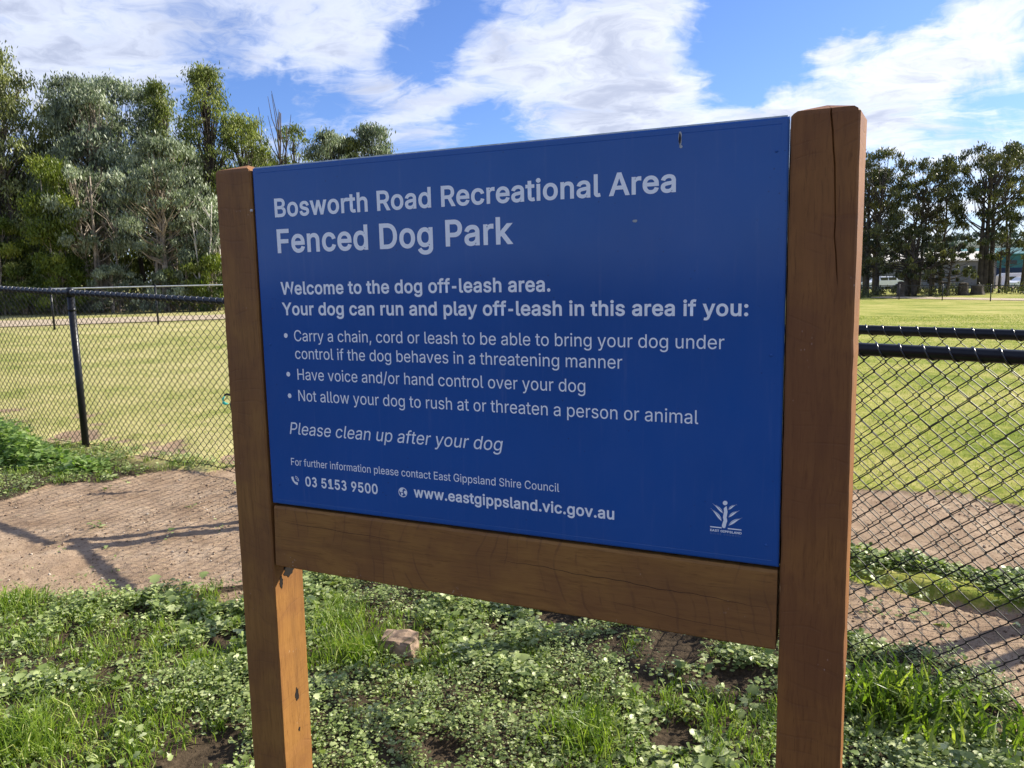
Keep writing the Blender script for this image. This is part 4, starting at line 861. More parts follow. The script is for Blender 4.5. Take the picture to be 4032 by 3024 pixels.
# ------------------------------------------------------------------ strap by the post
sroot = empty('dog_lead', (-2.085, 5.66, 0.0)); tag(sroot, 'black and teal lead hooked on the wire mesh beside the left timber post', 'dog lead')
b = MB(); b.tube([(-0.050, -0.03, 0.655), (-0.03, -0.035, 0.665), (0.0, -0.035, 0.655), (0.03, -0.03, 0.635), (0.05, -0.03, 0.60)], 0.008, 8); b.build('hook', M_black, sroot, True)
b = MB(); b.tube([(-0.050, -0.03, 0.65), (-0.066, -0.03, 0.625), (-0.062, -0.03, 0.600), (-0.045, -0.03, 0.590), (-0.025, -0.03, 0.592)], [0.004, 0.009, 0.013, 0.010, 0.002], 8); b.build('strap_loop', M_teal, sroot, True)
b = MB(); b.tube([(0.01, -0.03, 0.61), (-0.005, -0.03, 0.585), (0.0, -0.03, 0.55), (0.012, -0.03, 0.50), (0.022, -0.03, 0.44), (0.035, -0.03, 0.38)], [0.006, 0.012, 0.012, 0.008, 0.006, 0.005], 8); b.build('strap', M_black, sroot, True)
b = MB(); b.tube([(0.022, -0.035, 0.60), (0.018, -0.035, 0.57), (0.024, -0.035, 0.54)], [0.004, 0.009, 0.005], 8); b.build('clip', M_teal, sroot, True)

# ------------------------------------------------------------------ rock in the weeds
def rock(name, loc, sz, seed, m, label, rz=0.0):
    q = np.random.default_rng(seed); me = bpy.data.meshes.new(name)
    import bmesh
    bm = bmesh.new(); bmesh.ops.create_cube(bm, size=1.0); bmesh.ops.subdivide_edges(bm, edges=bm.edges[:], cuts=5, use_grid_fill=True)
    for v in bm.verts:
        c_ = v.co.copy(); l = c_.length; c_ = c_*(0.60+0.40*0.62/max(l, 0.4))
        nz = 0.10*(vnoise(np.array(c_.x*5+seed), np.array(c_.y*5+c_.z*4), seed)-0.5)+0.06*(vnoise(np.array(c_.x*12), np.array(c_.y*12+c_.z*13), seed+1)-0.5)
        c_ = c_*(1+2.0*float(nz)); v.co = Vector((c_.x*sz[0], c_.y*sz[1], (c_.z+0.12)*sz[2]))
    bm.to_mesh(me); bm.free(); me.materials.append(m)
    o = link(name, me, None, loc); o.rotation_euler = (0, 0, rz)
    tag(o, label, 'rock'); return o
rock('rock', (-0.473, 2.885, float(ground_z(-0.473, 2.885))+0.012), (0.145, 0.105, 0.108), 3, M_rock, 'pale brown squarish rock lying in the grass under the sign beam', -0.2)
rock('rock', (-1.92, 5.35, float(ground_z(-1.92, 5.35))), (0.11, 0.08, 0.06), 5, M_rock, 'small pale stone at the foot of the left fence mesh', 0.3)

# ------------------------------------------------------------------ plants on the ground
def blades(x, y, h, w, bend, seed, name, m, tri=False, spread=None, zoff=0.0):
    q = np.random.default_rng(seed); n = len(x); z = ground_z(x, y)-0.004+zoff
    az = q.random(n)*2*math.pi; lean = bend*(0.3+q.random(n)); 
    dx, dy = np.cos(az), np.sin(az); fa = q.random(n)*2*math.pi; wx, wy = np.cos(fa)*w/2, np.sin(fa)*w/2
    rnd = np.clip(q.normal(0.45, 0.24, n), 0, 1)
    B0 = np.stack([x-wx, y-wy, z], 1); B1 = np.stack([x+wx, y+wy, z], 1)
    T = np.stack([x+dx*lean*h, y+dy*lean*h, z+h*np.sqrt(np.clip(1-(lean*0.8)**2, 0.08, 1))], 1)
    if tri:
        V = np.stack([B0, B1, T], 1).reshape(-1, 3); F_ = np.arange(3*n).reshape(n, 3)
        me = raw_mesh(name, V, F_, m, {'rnd': ('FACE', rnd)})
    else:
        mx, my, mz = x+dx*lean*h*0.35, y+dy*lean*h*0.35, z+h*0.62
        M0 = np.stack([mx-wx*0.9, my-wy*0.9, mz], 1); M1 = np.stack([mx+wx*0.9, my+wy*0.9, mz], 1)
        T0 = T-np.stack([wx*0.12, wy*0.12, 0*wx], 1); T1 = T+np.stack([wx*0.12, wy*0.12, 0*wx], 1)
        V = np.stack([B0, B1, M1, M0, T1, T0], 1).reshape(-1, 3); o = np.arange(n)[:, None]*6
        F_ = np.concatenate([o+np.array([[0, 1, 2, 3]]), o+np.array([[3, 2, 4, 5]])], 1).reshape(-1, 4)
        me = raw_mesh(name, V, F_, m, {'rnd': ('FACE', np.repeat(rnd, 2))})
    return link(name, me)
# lobed leaf outline (unit length along +x), folded up a little along the mid rib
LEAF = np.array([(0, 0.0), (0.30, -0.07), (0.42, -0.30), (0.60, -0.24), (0.72, -0.40), (0.90, -0.22), (1.0, 0.0), (0.90, 0.22), (0.72, 0.40), (0.60, 0.24), (0.42, 0.30), (0.30, 0.07)])
LT = np.array([(0, 1, 11, 11), (1, 2, 3, 3), (1, 3, 9, 11), (11, 9, 10, 10), (3, 4, 5, 9), (5, 7, 8, 9), (5, 6, 7, 7)])
LT3 = np.array([(0, 1, 11), (1, 2, 3), (1, 3, 9), (1, 9, 11), (11, 9, 10), (3, 4, 5), (3, 5, 9), (9, 5, 7), (9, 7, 8), (5, 6, 7)])
def leaves(cx, cy, cz, az, pitch, ln, wd, rnd, name, m, curl=0.35):
    n = len(cx); P_ = np.concatenate([LEAF, np.zeros((12, 1))], 1)
    P_ = np.repeat(P_[None], n, 0)
    P_[:, :, 2] = 0.22*np.abs(P_[:, :, 1])+0.0-curl*P_[:, :, 0]**2*0.6
    P_[:, :, 0] *= ln[:, None]; P_[:, :, 1] *= (ln*wd)[:, None]; P_[:, :, 2] *= ln[:, None]
    cp, sp_ = np.cos(pitch)[:, None], np.sin(pitch)[:, None]
    x_ = P_[:, :, 0]*cp-P_[:, :, 2]*sp_; z_ = P_[:, :, 0]*sp_+P_[:, :, 2]*cp
    ca, sa = np.cos(az)[:, None], np.sin(az)[:, None]
    V = np.stack([cx[:, None]+x_*ca-P_[:, :, 1]*sa, cy[:, None]+x_*sa+P_[:, :, 1]*ca, cz[:, None]+z_], -1).reshape(-1, 3)
    F_ = (np.arange(n)[:, None, None]*12+LT3[None]).reshape(-1, 3)
    return link(name, raw_mesh(name, V, F_, m, {'rnd': ('FACE', np.repeat(rnd, len(LT3)))}))
def scatter(n, x0, x1, y0, y1, seed):
    q = np.random.default_rng(seed); return q.random(n)*(x1-x0)+x0, q.random(n)*(y1-y0)+y0, q
LF = lambda x, y: y+0.6*x-4.45          # >0 beyond the left fence
# --- broad leaf weeds (rosettes) over the near ground
x, y, q = scatter(150000, -4.8, 2.7, 1.75, 7.2, 50)
D_ = np.maximum(dirtness(x, y), bare(x, y)*0.9); gpatch = fbm(x, y, 1.3, 3, 77); leftg = ss(-x-0.9, 0, 0.8)*ss(3.4-y, 0, .2)
keep = ((D_ < 0.35) | ((q.random(len(x)) < 0.035) & (bare(x, y) < 0.5) & (fbm(x, y, 1.7, 3, 15) > 0.5))) & (LF(x, y) < 0.25) & (y/np.maximum(np.abs(x), .01) > 1.25) & (q.random(len(x)) < np.clip(0.9-1.3*ss(gpatch, 0.50, 0.66)-0.55*leftg, 0.10, 1)*np.clip(1.25-0.22*(y-1.75), .35, 1))
keep &= ~((x > 1.5) & (y > 3.8)) & (x+y < 5.6)
x, y = x[keep], y[keep]; nr = len(x)
k = 7; cx = np.repeat(x, k); cy = np.repeat(y, k); az = q.random(nr*k)*2*math.pi
rad = np.repeat(0.4+q.random(nr)*0.9, k)
sz = np.clip(0.0135*np.exp(q.normal(0, 0.38, nr*k)), 0.005, 0.042)*rad*np.repeat(0.8+0.7*ss(fbm(x, y, 3.0, 3, 44), 0.45, 0.7), k)
off = q.random(nr*k)*0.022
cx = cx+np.cos(az)*off; cy = cy+np.sin(az)*off
cz = ground_z(cx, cy)+q.random(nr*k)**1.2*0.07*np.repeat(ss(fbm(x, y, 6.0, 3, 91), 0.28, 0.72), k)
pitch = q.normal(0.25, 0.50, nr*k)
rnd = np.clip(np.repeat(q.normal(0.5, 0.18, nr), k)+q.normal(0, 0.19, nr*k), 0, 1)
tag(leaves(cx, cy, cz, az, pitch, sz, 0.95+0.4*q.random(nr*k), rnd, 'weed_cover', L_weed), kind='stuff')
# --- grass in tufts among the weeds
x, y, q = scatter(16000, -4.6, 2.7, 1.75, 7.0, 51)
D_ = np.maximum(dirtness(x, y), bare(x, y)*0.9); gpatch = fbm(x, y, 1.3, 3, 77); leftg = ss(-x-0.5, 0, 0.9)
keep = (D_ < 0.5) & (LF(x, y) < 0.2) & (q.random(len(x)) < (1-0.8*ss(LF(x, y), -1.9, -1.3)))& (q.random(len(x)) < np.clip(0.12+1.6*ss(gpatch, 0.48, 0.62)+0.55*leftg, 0, 1)) & (x+y < 5.4)
x, y = x[keep], y[keep]; k = 16
hx = np.repeat(x, k)+q.normal(0, 0.022, len(x)*k); hy = np.repeat(y, k)+q.normal(0, 0.022, len(x)*k)
hh = np.repeat(0.024+0.038*q.random(len(x))*(0.6+fbm(x, y, 1.6, 2, 5)), k)*(0.6+0.6*q.random(len(x)*k))
tag(blades(hx, hy, hh, 0.0028+0.0018*q.random(len(hx)), 0.75, 52, 'grass', L_grass), kind='stuff')
# --- dry straw bits on the earth
x, y, q = scatter(15000, -3.9, 3.2, 2.2, 6.4, 53)
keep = (dirtness(x, y) > 0.2); x, y = x[keep], y[keep]; n = len(x)
a = q.random(n)*math.pi; l = 0.008+0.03*q.random(n)**2; w = 0.0008+0.0007*q.random(n); z = ground_z(x, y)+0.003
V = np.stack([np.stack([x-np.cos(a)*l, y-np.sin(a)*l, z], 1), np.stack([x+np.sin(a)*w, y-np.cos(a)*w, z+.003], 1), np.stack([x+np.cos(a)*l, y+np.sin(a)*l, z+.004*q.random(n)], 1), np.stack([x-np.sin(a)*w, y+np.cos(a)*w, z+.003], 1)], 1).reshape(-1, 3)
tag(link('dry_straw', raw_mesh('dry_straw', V, np.arange(4*n).reshape(n, 4), L_straw, {'rnd': ('FACE', q.random(n))})), kind='stuff')
# --- pebbles and clods on the earth
x, y, q = scatter(34000, -4.0, 3.4, 2.2, 6.4, 54)
keep = (dirtness(x, y) > 0.4) & (fbm(x, y, 2.0, 3, 8) > 0.36+0.25*q.random(len(x))); x, y = x[keep], y[keep]; n = len(x)
OC = np.array([(1, 0, 0), (0, 1, 0), (-1, 0, 0), (0, -1, 0), (0, 0, 1), (0, 0, -0.6)], float); OF = np.array([(0, 1, 4), (1, 2, 4), (2, 3, 4), (3, 0, 4), (1, 0, 5), (2, 1, 5), (3, 2, 5), (0, 3, 5)])
s_ = 0.002+0.009*q.random(n)**4.0; a = q.random(n)*6.28
V = OC[None]*(0.7+0.6*q.random((n, 6, 1)))*s_[:, None, None]; ca, sa = np.cos(a)[:, None], np.sin(a)[:, None]
V = np.stack([V[:, :, 0]*ca-V[:, :, 1]*sa+x[:, None], V[:, :, 0]*sa+V[:, :, 1]*ca+y[:, None], V[:, :, 2]*0.7+(ground_z(x, y)+s_*0.25)[:, None]], -1).reshape(-1, 3)
M_peb, t, p = mat('pebbles', 0.9, 0.15); at = t.new('ShaderNodeAttribute', attribute_name='rnd')
t.l.new(t.ramp(at.outputs['Fac'], [(0, (0.16, 0.105, 0.07)), (0.5, (0.27, 0.19, 0.13)), (0.85, (0.36, 0.27, 0.19)), (1, (0.60, 0.52, 0.42))]), p.inputs['Base Color'])
tag(link('gravel', raw_mesh('gravel', V, (np.arange(n)[:, None, None]*6+OF[None]).reshape(-1, 3), M_peb, {'rnd': ('FACE', np.repeat(q.random(n), 8))})), kind='stuff')
# --- mown field: short blades
def field(n, dens, seed, name, m, ymin, ymax, side, hs, ws):
    q = np.random.default_rng(seed); u = q.random(n)
    dpt = ymin*(ymax/ymin)**u; a = (q.random(n)*1.5-0.75)
    x, y = a*dpt, dpt
    return x, y, q
for seed, side, nn_, m_, nm in ((61, -1, 150000, L_lawn, 'lawn'), (62, 1, 110000, L_lush, 'lawn')):
    q = np.random.default_rng(seed); u = q.random(nn_)
    if side < 0:
        y = 4.9+(22-4.9)*u**2.0; x = y*(-0.95+0.95*q.random(nn_)); keep = (LF(x, y) > 0.35)
    else:
        y = 3.0+(28-3.0)*u**2.0; x = y*(0.30+0.50*q.random(nn_)); keep = (x+y > 6.1)
    dd_ = dirtness(x, y); keep &= (q.random(nn_) > dd_*1.1)
    x, y = x[keep], y[keep]; dist = np.hypot(x, y)
    h = (0.016+0.018*q.random(len(x)))*(1+0.02*dist)*(0.7+0.8*fbm(x, y, 1.2, 3, 19)); w = 0.0030*(1+0.16*dist)*0.6
    tag(blades(x, y, h, w, 0.9, seed+5, nm, m_, tri=True), kind='stuff')
# --- ragged weeds at fence feet (left fence and inner right fence)
def weedy(name, pts, dens, seed, hmul=1.0, kind='stuff', lm=L_weed, size=0.03):
    q = np.random.default_rng(seed); P_ = []
    for (x0, y0, r0, h0) in pts:
        n = int(dens*r0*r0*math.pi); a = q.random(n)*6.283; r_ = r0*np.sqrt(q.random(n))
        P_.append(np.column_stack([x0+r_*np.cos(a), y0+r_*np.sin(a), h0*(1-(r_/r0)**2)*q.random(n)**0.7]))
    P_ = np.concatenate(P_); n = len(P_)
    az = q.random(n)*6.283; pitch = q.normal(0.35, 0.45, n); sz = np.clip(q.normal(size, size*0.3, n), 0.01, 0.09)
    return tag(leaves(P_[:, 0], P_[:, 1], ground_z(P_[:, 0], P_[:, 1])+P_[:, 2], az, pitch, sz, 0.9+0.4*q.random(n), np.clip(q.normal(0.5, 0.22, n), 0, 1), name, lm), kind=kind)
q = np.random.default_rng(70)
pts = [(Lst+ue*s__)+np.array([-0.1, -0.18])*q.random()*1.4 for s__ in np.linspace(1.5, 5.0, 34)]
weedy('fence_weeds', [(a[0], a[1], 0.16+0.12*q.random(), 0.05+0.07*q.random()) for a in pts], 2600, 71)
pts = [(0.75+d_*1.95, 4.36-d_*1.10+0.05*q.normal()) for d_ in np.linspace(0, 1, 26)]
weedy('fence_weeds', [(a[0], a[1], 0.09+0.07*q.random(), 0.03+0.05*q.random()) for a in pts], 4200, 72)
L_clump = leafmat('fresh_weed_leaf', [(0.08, 0.15, 0.03), (0.16, 0.26, 0.06), (0.27, 0.38, 0.11), (0.42, 0.50, 0.22)], 0.45, 0.4, 0.35)
cl_ = empty('weed_clump', (-4.2, 6.35, 0)); tag(cl_, 'tall bright green leafy weed clump at the fence on the left edge', 'weed')
o = weedy('foliage', [(-4.35, 6.35, 0.34, 0.36), (-4.05, 6.2, 0.24, 0.22), (-4.75, 6.6, 0.4, 0.42), (-3.75, 6.05, 0.22, 0.12), (-3.4, 5.9, 0.2, 0.08)], 3600, 73, lm=L_clump, size=0.045, kind=None)
o.parent = cl_; o.location = (4.2, -6.35, 0)
# tall grass clump by the right post
x = 1.29+0.10*q.normal(size=330); y = 2.44+0.08*q.normal(size=330)
x = np.concatenate([x, 1.50+0.12*q.normal(size=110)]); y = np.concatenate([y, 2.22+0.07*q.normal(size=110)])
o = blades(x, y, 0.07+0.10*q.random(len(x)), 0.007+0.007*q.random(len(x)), 0.85, 75, 'grass_clump', leafmat('bright_grass_blade', [(0.05, 0.095, 0.014), (0.12, 0.185, 0.026), (0.23, 0.30, 0.045), (0.42, 0.45, 0.12)], 0.38, 0.4, 0.5))
tag(o, 'tall bright green grass clump at the fence foot right of the sign post', 'grass clump')
# long grass tufts around the rock
for (tx, ty, r_, n_, h_, lb) in ((-0.62, 2.86, 0.10, 420, 0.10, 'fine green grass tuft on the left of the pale rock'), (-0.78, 3.10, 0.12, 160, 0.13, 'long grass tuft behind the pale rock, near the left post'), (0.22, 2.30, 0.12, 380, 0.11, 'fine green grass tuft low in the middle under the sign beam'), (-2.35, 3.42, 0.10, 300, 0.09, 'dark green grass tuft at the left edge of the bare earth'), (-1.62, 2.30, 0.11, 420, 0.12, 'lush grass tuft in the bottom left corner')):
    x = tx+r_*q.normal(size=n_)*0.6; y = ty+r_*q.normal(size=n_)*0.6
    tag(blades(x, y, h_*(0.5+0.8*q.random(n_)), 0.0032+0.002*q.random(n_), 0.85, int(abs(tx*100)), 'grass_tuft', L_grass), lb, 'grass tuft')

# ------------------------------------------------------------------ trees
def leaf_cloud(centres, radii, n_per, lsz, seed, name, m, parent, droop=0.75, wide=0.30, flat_=0.75):
    q = np.random.default_rng(seed); P_ = []; rr_ = []; S = []
    for c_, r_, k_ in zip(centres, radii, n_per):
        v = q.normal(size=(k_, 3)); v /= np.linalg.norm(v, axis=1)[:, None]; v *= np.clip(np.abs(q.normal(0.62, 0.34, k_)), 0, 1.6)[:, None]
        v[:, 2] *= flat_; P_.append(c_+v*r_); rr_.append(np.clip(q.normal(0.42, 0.24)+q.normal(0, 0.17, k_), 0, 1)); S.append(np.full(k_, 1.0))
    P_ = np.concatenate(P_); rnd = np.concatenate(rr_); n = len(P_)
    d1 = q.normal(size=(n, 3)); d1[:, 2] = -np.abs(d1[:, 2])-droop*2; d1 /= np.linalg.norm(d1, axis=1)[:, None]
    d2 = np.cross(d1, q.normal(size=(n, 3))); d2 /= np.linalg.norm(d2, axis=1)[:, None]
    l = lsz*(0.6+0.8*q.random(n))[:, None]; w = l*wide
    V = np.stack([P_-d1*l*0.5, P_+d2*w*0.5, P_+d1*l*0.5, P_-d2*w*0.5], 1).reshape(-1, 3)
    me = raw_mesh(name, V, np.arange(4*n).reshape(n, 4), m, {'rnd': ('FACE', rnd)})
    return link(name, me, parent)
LEAFK = 1.9
def tree(x, y, h, w, label, lm, bark, seed, nleaf=5200, crown0=0.25, lsz=0.20, stems=1, lean=0.0, shape='oval', trunk_r=0.13, cat='tree', name='gum_tree', group=None, ncl=46, droop=0.75, wide=0.3, cr=0.145):
    ncl = int(ncl*1.7); cr = cr*0.74
    q = np.random.default_rng(seed); z0 = float(ground_z(x, y)); root = empty(name, (x, y, z0)); tag(root, label, cat, group)
    tb = MB(); tops = []
    for s_ in range(stems):
        a = q.random()*6.28; off = 0.0 if stems == 1 else w*0.10*(0.5+q.random()); ln = lean+q.normal(0, 0.03)+(0.10 if stems > 1 else 0)*q.random()
        t_ = np.linspace(0, 1, 9); hh_ = h*(0.93 if s_ == 0 else 0.6+0.3*q.random())
        px_ = off*math.cos(a)+ln*hh_*t_**1.3*math.cos(a)+0.10*np.cumsum(q.normal(0, 0.35, 9)*(t_ > 0)); py_ = off*math.sin(a)+ln*hh_*t_**1.3*math.sin(a)+0.10*np.cumsum(q.normal(0, 0.35, 9)*(t_ > 0))
        pts = np.column_stack([px_, py_, hh_*t_-0.2*(t_ == 0)]); tb.tube(pts, trunk_r*(1-0.88*t_)+0.012, 7); tops.append(pts)
    tb.build('trunk', bark, root, True)
    cen, rad = [], []; lb_ = MB()
    for i in range(ncl):
        u_ = q.random()**0.85; zf = crown0+(1-crown0)*u_
        if shape == 'oval': prof_ = math.sin(math.pi*min(1, 0.12+0.86*u_**0.8))**0.6
        elif shape == 'spire': prof_ = (1-u_)**0.7*0.95+0.08
        elif shape == 'flat': prof_ = 0.35+0.65*math.sin(math.pi*min(1, 0.1+0.8*u_))
        else: prof_ = 0.8-0.35*u_
        a = q.random()*6.283; rr_ = w/2*prof_*(0.25+0.75*math.sqrt(q.random())); rd_ = h*cr*0.5*(0.55+0.8*q.random()); zf = min(zf, 1-0.55*rd_/h)
        tp = tops[i % len(tops)]; zz = h*zf; bx = np.interp(zz*0.8, tp[:, 2], tp[:, 0]); by = np.interp(zz*0.8, tp[:, 2], tp[:, 1])
        c_ = np.array([bx+rr_*math.cos(a), by+rr_*math.sin(a), zz]); cen.append(c_); rad.append(rd_)
        b0 = np.array([np.interp(zz*0.72, tp[:, 2], tp[:, 0]), np.interp(zz*0.72, tp[:, 2], tp[:, 1]), min(zz*0.72, tp[-1, 2])])
        mid_ = (b0+c_)/2+np.array([q.normal(0, .12), q.normal(0, .12), -0.15*rr_*0.5])
        lb_.tube([b0, mid_, c_], [trunk_r*0.28, trunk_r*0.17, 0.008], 4, False)
    lb_.build('limbs', bark, root)
    npc = np.maximum(((LEAFK if y < 55 else 1.2)*nleaf*np.array(rad)**2/np.sum(np.array(rad)**2)).astype(int), 8)
    leaf_cloud(cen, rad, npc, lsz, seed+900, 'crown', lm, root, droop, wide)
    return root
def at_px(px, D):   # helper only for reading the plan: metres to the right at distance D
    return (px-1106)/1657.0*D
PLAN = [  # px-plan column, distance, height, width, label, leaf, bark, kw
 (33, 40, 12.6, 6.0, 'tall olive gum with drooping leaves at the far left edge of the wood', L_olive, M_barkd, dict(nleaf=11000, ncl=70, crown0=0.18, stems=2)),
 (92, 41, 13.2, 5.2, 'tallest olive green gum, first big crown from the left edge', L_olive, M_bark, dict(nleaf=10000, ncl=75, crown0=0.24, stems=2)),
 (181, 43, 11.0, 4.5, 'olive gum in the dip between the tall left gum and the silver gums', L_olive, M_barkd, dict(nleaf=7500, ncl=60, crown0=0.15)),
 (234, 42, 11.9, 4.6, 'silver leaved gum with a rounded top, left of the paired silver crowns', L_silver, M_barkd, dict(nleaf=10500, ncl=70, crown0=0.25, stems=2)),
 (269, 41, 11.5, 4.0, 'pale silver gum with two straight brown trunks', L_silver, M_bark, dict(nleaf=9000, ncl=60, crown0=0.30, stems=2)),
 (345, 44, 12.4, 4.6, 'rounded silver gum behind the leaning one, right of the twin trunks', L_silver, M_barkd, dict(nleaf=10000, ncl=64, crown0=0.30, stems=2)),
 (409, 44, 12.3, 2.8, 'narrow feathery green wattle standing left of the tallest wattle', L_wattle, M_barkd, dict(nleaf=6000, ncl=70, cr=0.11, shape='spire', lsz=0.17, crown0=0.12, name='wattle_tree')),
 (483, 42, 12.5, 5.4, 'tallest feathery yellow green wattle left of the sign', L_wattle, M_barkd, dict(nleaf=13000, ncl=130, shape='spire', lsz=0.17, crown0=0.10, name='wattle_tree', cr=0.115)),
 (551, 43, 10.3, 4.6, 'bushy yellow green wattle just behind the left sign post', L_wattle, M_barkd, dict(nleaf=11000, ncl=75, lsz=0.17, crown0=0.10, name='wattle_tree')),
 (369, 38, 8.0, 4.8, 'low silver gum in front with a leaning double trunk', L_silver, M_bark, dict(nleaf=9500, ncl=70, crown0=0.36, stems=3)),
 (211, 38.5, 7.2, 3.8, 'small silver gum in front, left of the double trunk', L_silver, M_bark, dict(nleaf=6000, ncl=50, crown0=0.36, stems=2)),
 (434, 38, 6.6, 3.0, 'smallest silver gum in front, beside the thin white trunks', L_silver, M_barkw, dict(nleaf=6000, ncl=46, crown0=0.25, stems=2, trunk_r=0.07)),
 (471, 38, 4.9, 2.0, 'slender sapling with bare white stems beside the left sign post', L_silver, M_barkw, dict(nleaf=2200, ncl=26, crown0=0.45, stems=2, trunk_r=0.07)),
 (591, 46, 8.8, 4.2, 'olive gum whose top shows above the left end of the board', L_olive, M_barkd, dict(nleaf=6500, ncl=50, crown0=0.2)),
 (661, 48, 10.6, 3.4, 'thin open wattle showing sky between its twigs above the board', L_wattle, M_barkd, dict(nleaf=1500, ncl=30, crown0=0.45, name='wattle_tree', cr=0.11)),
 (717, 46, 9.8, 4.0, 'grey green gum above the board, left one of the last pair', L_silver, M_barkd, dict(nleaf=7500, ncl=55, crown0=0.3)),
 (760, 47, 9.6, 3.4, 'grey green gum above the board between two others', L_olive, M_barkd, dict(nleaf=6000, ncl=50, crown0=0.3)),
 (824, 47, 10.4, 3.6, 'grey green gum above the board, right one at the end of the wood', L_silver, M_barkd, dict(nleaf=7500, ncl=55, crown0=0.3)),
]
for i, (px, D, h, w, lb, lm, bk, kw) in enumerate(PLAN):
    tree(at_px(px, D), D, h, w, lb, lm, bk, 100+i*7, group='trees of the wood on the left', **kw)
# understorey shrubs
SH = [(20, 37.5, 4.6, 2.6, 'lime green shrub low at the left edge of the wood', L_lime), (150, 37, 7.2, 1.5, 'tall lime green shrub glowing in the sun left of the silver gums', L_lime), (150, 36.5, 2.6, 2.8, 'low lime green shrub behind the fence post', L_lime), (70, 38, 2.6, 3.0, 'dull green shrub between two lime green ones', L_wattle), (260, 37.5, 2.2, 3.2, 'grey green bush at the feet of the twin trunks', L_silver), (355, 37, 2.0, 2.6, 'low grey bush at the foot of the leaning gum', L_silver), (425, 37.5, 2.4, 2.4, 'olive bush under the yellow green wattle', L_wattle), (475, 37.5, 2.7, 2.2, 'green bush just left of the sign post', L_lime), (-40, 38, 3.4, 3.5, 'dark bush at the far left edge under the olive gums', L_olive), (10, 41, 8.0, 1.8, 'tall lime leaved shrub under the first big gum', L_lime)]
for i, (px, D, h, w, lb, lm) in enumerate(SH):
    tree(at_px(px, D), D, h, w, lb, lm, M_bark, 400+i*5, nleaf=int(2300*h), crown0=0.06, stems=3, trunk_r=0.04, ncl=34, cat='shrub', name='shrub', group='shrubs at the edge of the wood', cr=0.30 if h < 4 else 0.2, lsz=0.15)
# bare tree
q = np.random.default_rng(5); br = empty('bare_tree', (-13.1, 45, float(ground_z(-13.1, 45)))); tag(br, 'leafless thin tree standing against the blue sky above the board', 'tree')
b = MB(); l_ = MB()
for k_ in range(5):
    a = q.random()*6.28; s0 = 0.05+0.22*q.random(); t_ = np.linspace(0, 1, 8)
    pts = np.column_stack([s0*11*t_**1.2*math.cos(a)*0.6+0.05*q.normal(size=8), s0*3*t_*math.sin(a), (9.4+1.8*q.random())*t_]); b.tube(pts, 0.085*(1-0.8*t_)+0.012, 5)
    for j in range(5):
        i0 = 3+q.integers(0, 4); a2 = (q.random()-0.5)*1.6; L_ = 1.0+1.2*q.random()
        l_.tube([pts[i0], pts[i0]+np.array([math.sin(a2)*L_*0.5, 0.2*q.normal(), L_*0.6]), pts[i0]+np.array([math.sin(a2)*L_*0.8, 0.3*q.normal(), L_*1.2])], [0.034, 0.022, 0.011], 4, False)
b.build('trunk', M_barkd, br, True); l_.build('limbs', M_barkd, br)['kind'] = 'stuff'
# thin bare stems in the shade of the wood
tk = M_bark
for i, (px, D, h, bk, ln) in enumerate([(8, 38, 5, M_barkd, .05), (60, 39, 6, M_barkd, -.04), (222, 37.6, 6.5, M_bark, .02), (233, 37.9, 6.5, M_bark, -.02), (262, 38, 4.5, M_bark, .05), (275, 38.4, 4.6, M_bark, -.03), (345, 37.5, 5.5, M_bark, .06), (352, 37.7, 5.5, M_bark, .1), (365, 39, 5, M_barkd, -.05), (395, 38.6, 4.5, M_bark, 0), (448, 37, 4.6, M_barkw, -.10), (455, 37.1, 5.0, M_barkw, .09)]):
    x0 = at_px(px, D); z0 = float(ground_z(x0, D)); rt = empty('young_tree', (x0, D, z0))
    tag(rt, ['bare dark stem at the left edge of the wood', 'bare dark stem under the olive gums', 'straight brown trunk, left one of a close pair', 'straight brown trunk, right one of a close pair', 'thin pale stem right of the paired brown trunks', 'thin pale stem, second right of the paired brown trunks', 'leaning pale trunk under the silver gum', 'more strongly leaning pale trunk under the silver gum', 'thin dark stem behind the leaning trunks', 'thin pale stem left of the white forked stems', 'thin white stem bending left, beside the sign post', 'thin white stem bending right, beside the sign post'][i], 'tree', 'thin stems in the wood')
    q = np.random.default_rng(600+i); t_ = np.linspace(0, 1, 8); wv = np.cumsum(q.normal(0, 0.05, 8)); pts = np.column_stack([ln*h*t_+wv*t_, 0.1*t_, h*t_-0.1*(t_ == 0)])
    MB().tube(pts, (0.10 if i in (2, 3, 6) else 0.06)*(1-0.7*t_), 6).build('trunk', bk, rt, True)
    b = MB()
    for j in range(6):
        i0 = 2+q.integers(0, 5); dx = q.normal(0, 0.7); b.tube([pts[i0], pts[i0]+np.array([dx*0.5, 0.2*q.normal(), 0.6]), pts[i0]+np.array([dx, 0.3*q.normal(), 1.0+0.4*q.random()])], [0.025, 0.018, 0.006], 4, False)
    b.build('limbs', bk, rt)
# dark wood interior behind: reads as one mass
cen, rad = [], []; q = np.random.default_rng(9)
for i in range(330):
    px = -260+q.random()*1080; D = 46+q.random()*7; top = np.interp(px, [-260, 0, 90, 480, 600, 820], [10.5, 10.5, 8.2, 9.2, 6.2, 6.8]); hz = 0.4+q.random()*(top-0.4); cen.append(np.array([at_px(px, D), D, hz])); rad.append(1.0+0.6*q.random())
o = leaf_cloud(cen, rad, [380]*len(cen), 0.34, 31, 'dense_wood', L_olive, None); tag(o, kind='stuff')
cen, rad = [], []
for i in range(150):
    px = -260+q.random()*1000; D = 37.5+q.random()*6; cen.append(np.array([at_px(px, D), D, 0.1+q.random()*1.2])); rad.append(0.4+0.4*q.random())
o = leaf_cloud(cen, rad, [150]*len(cen), 0.18, 32, 'undergrowth', L_olive, None); tag(o, kind='stuff')

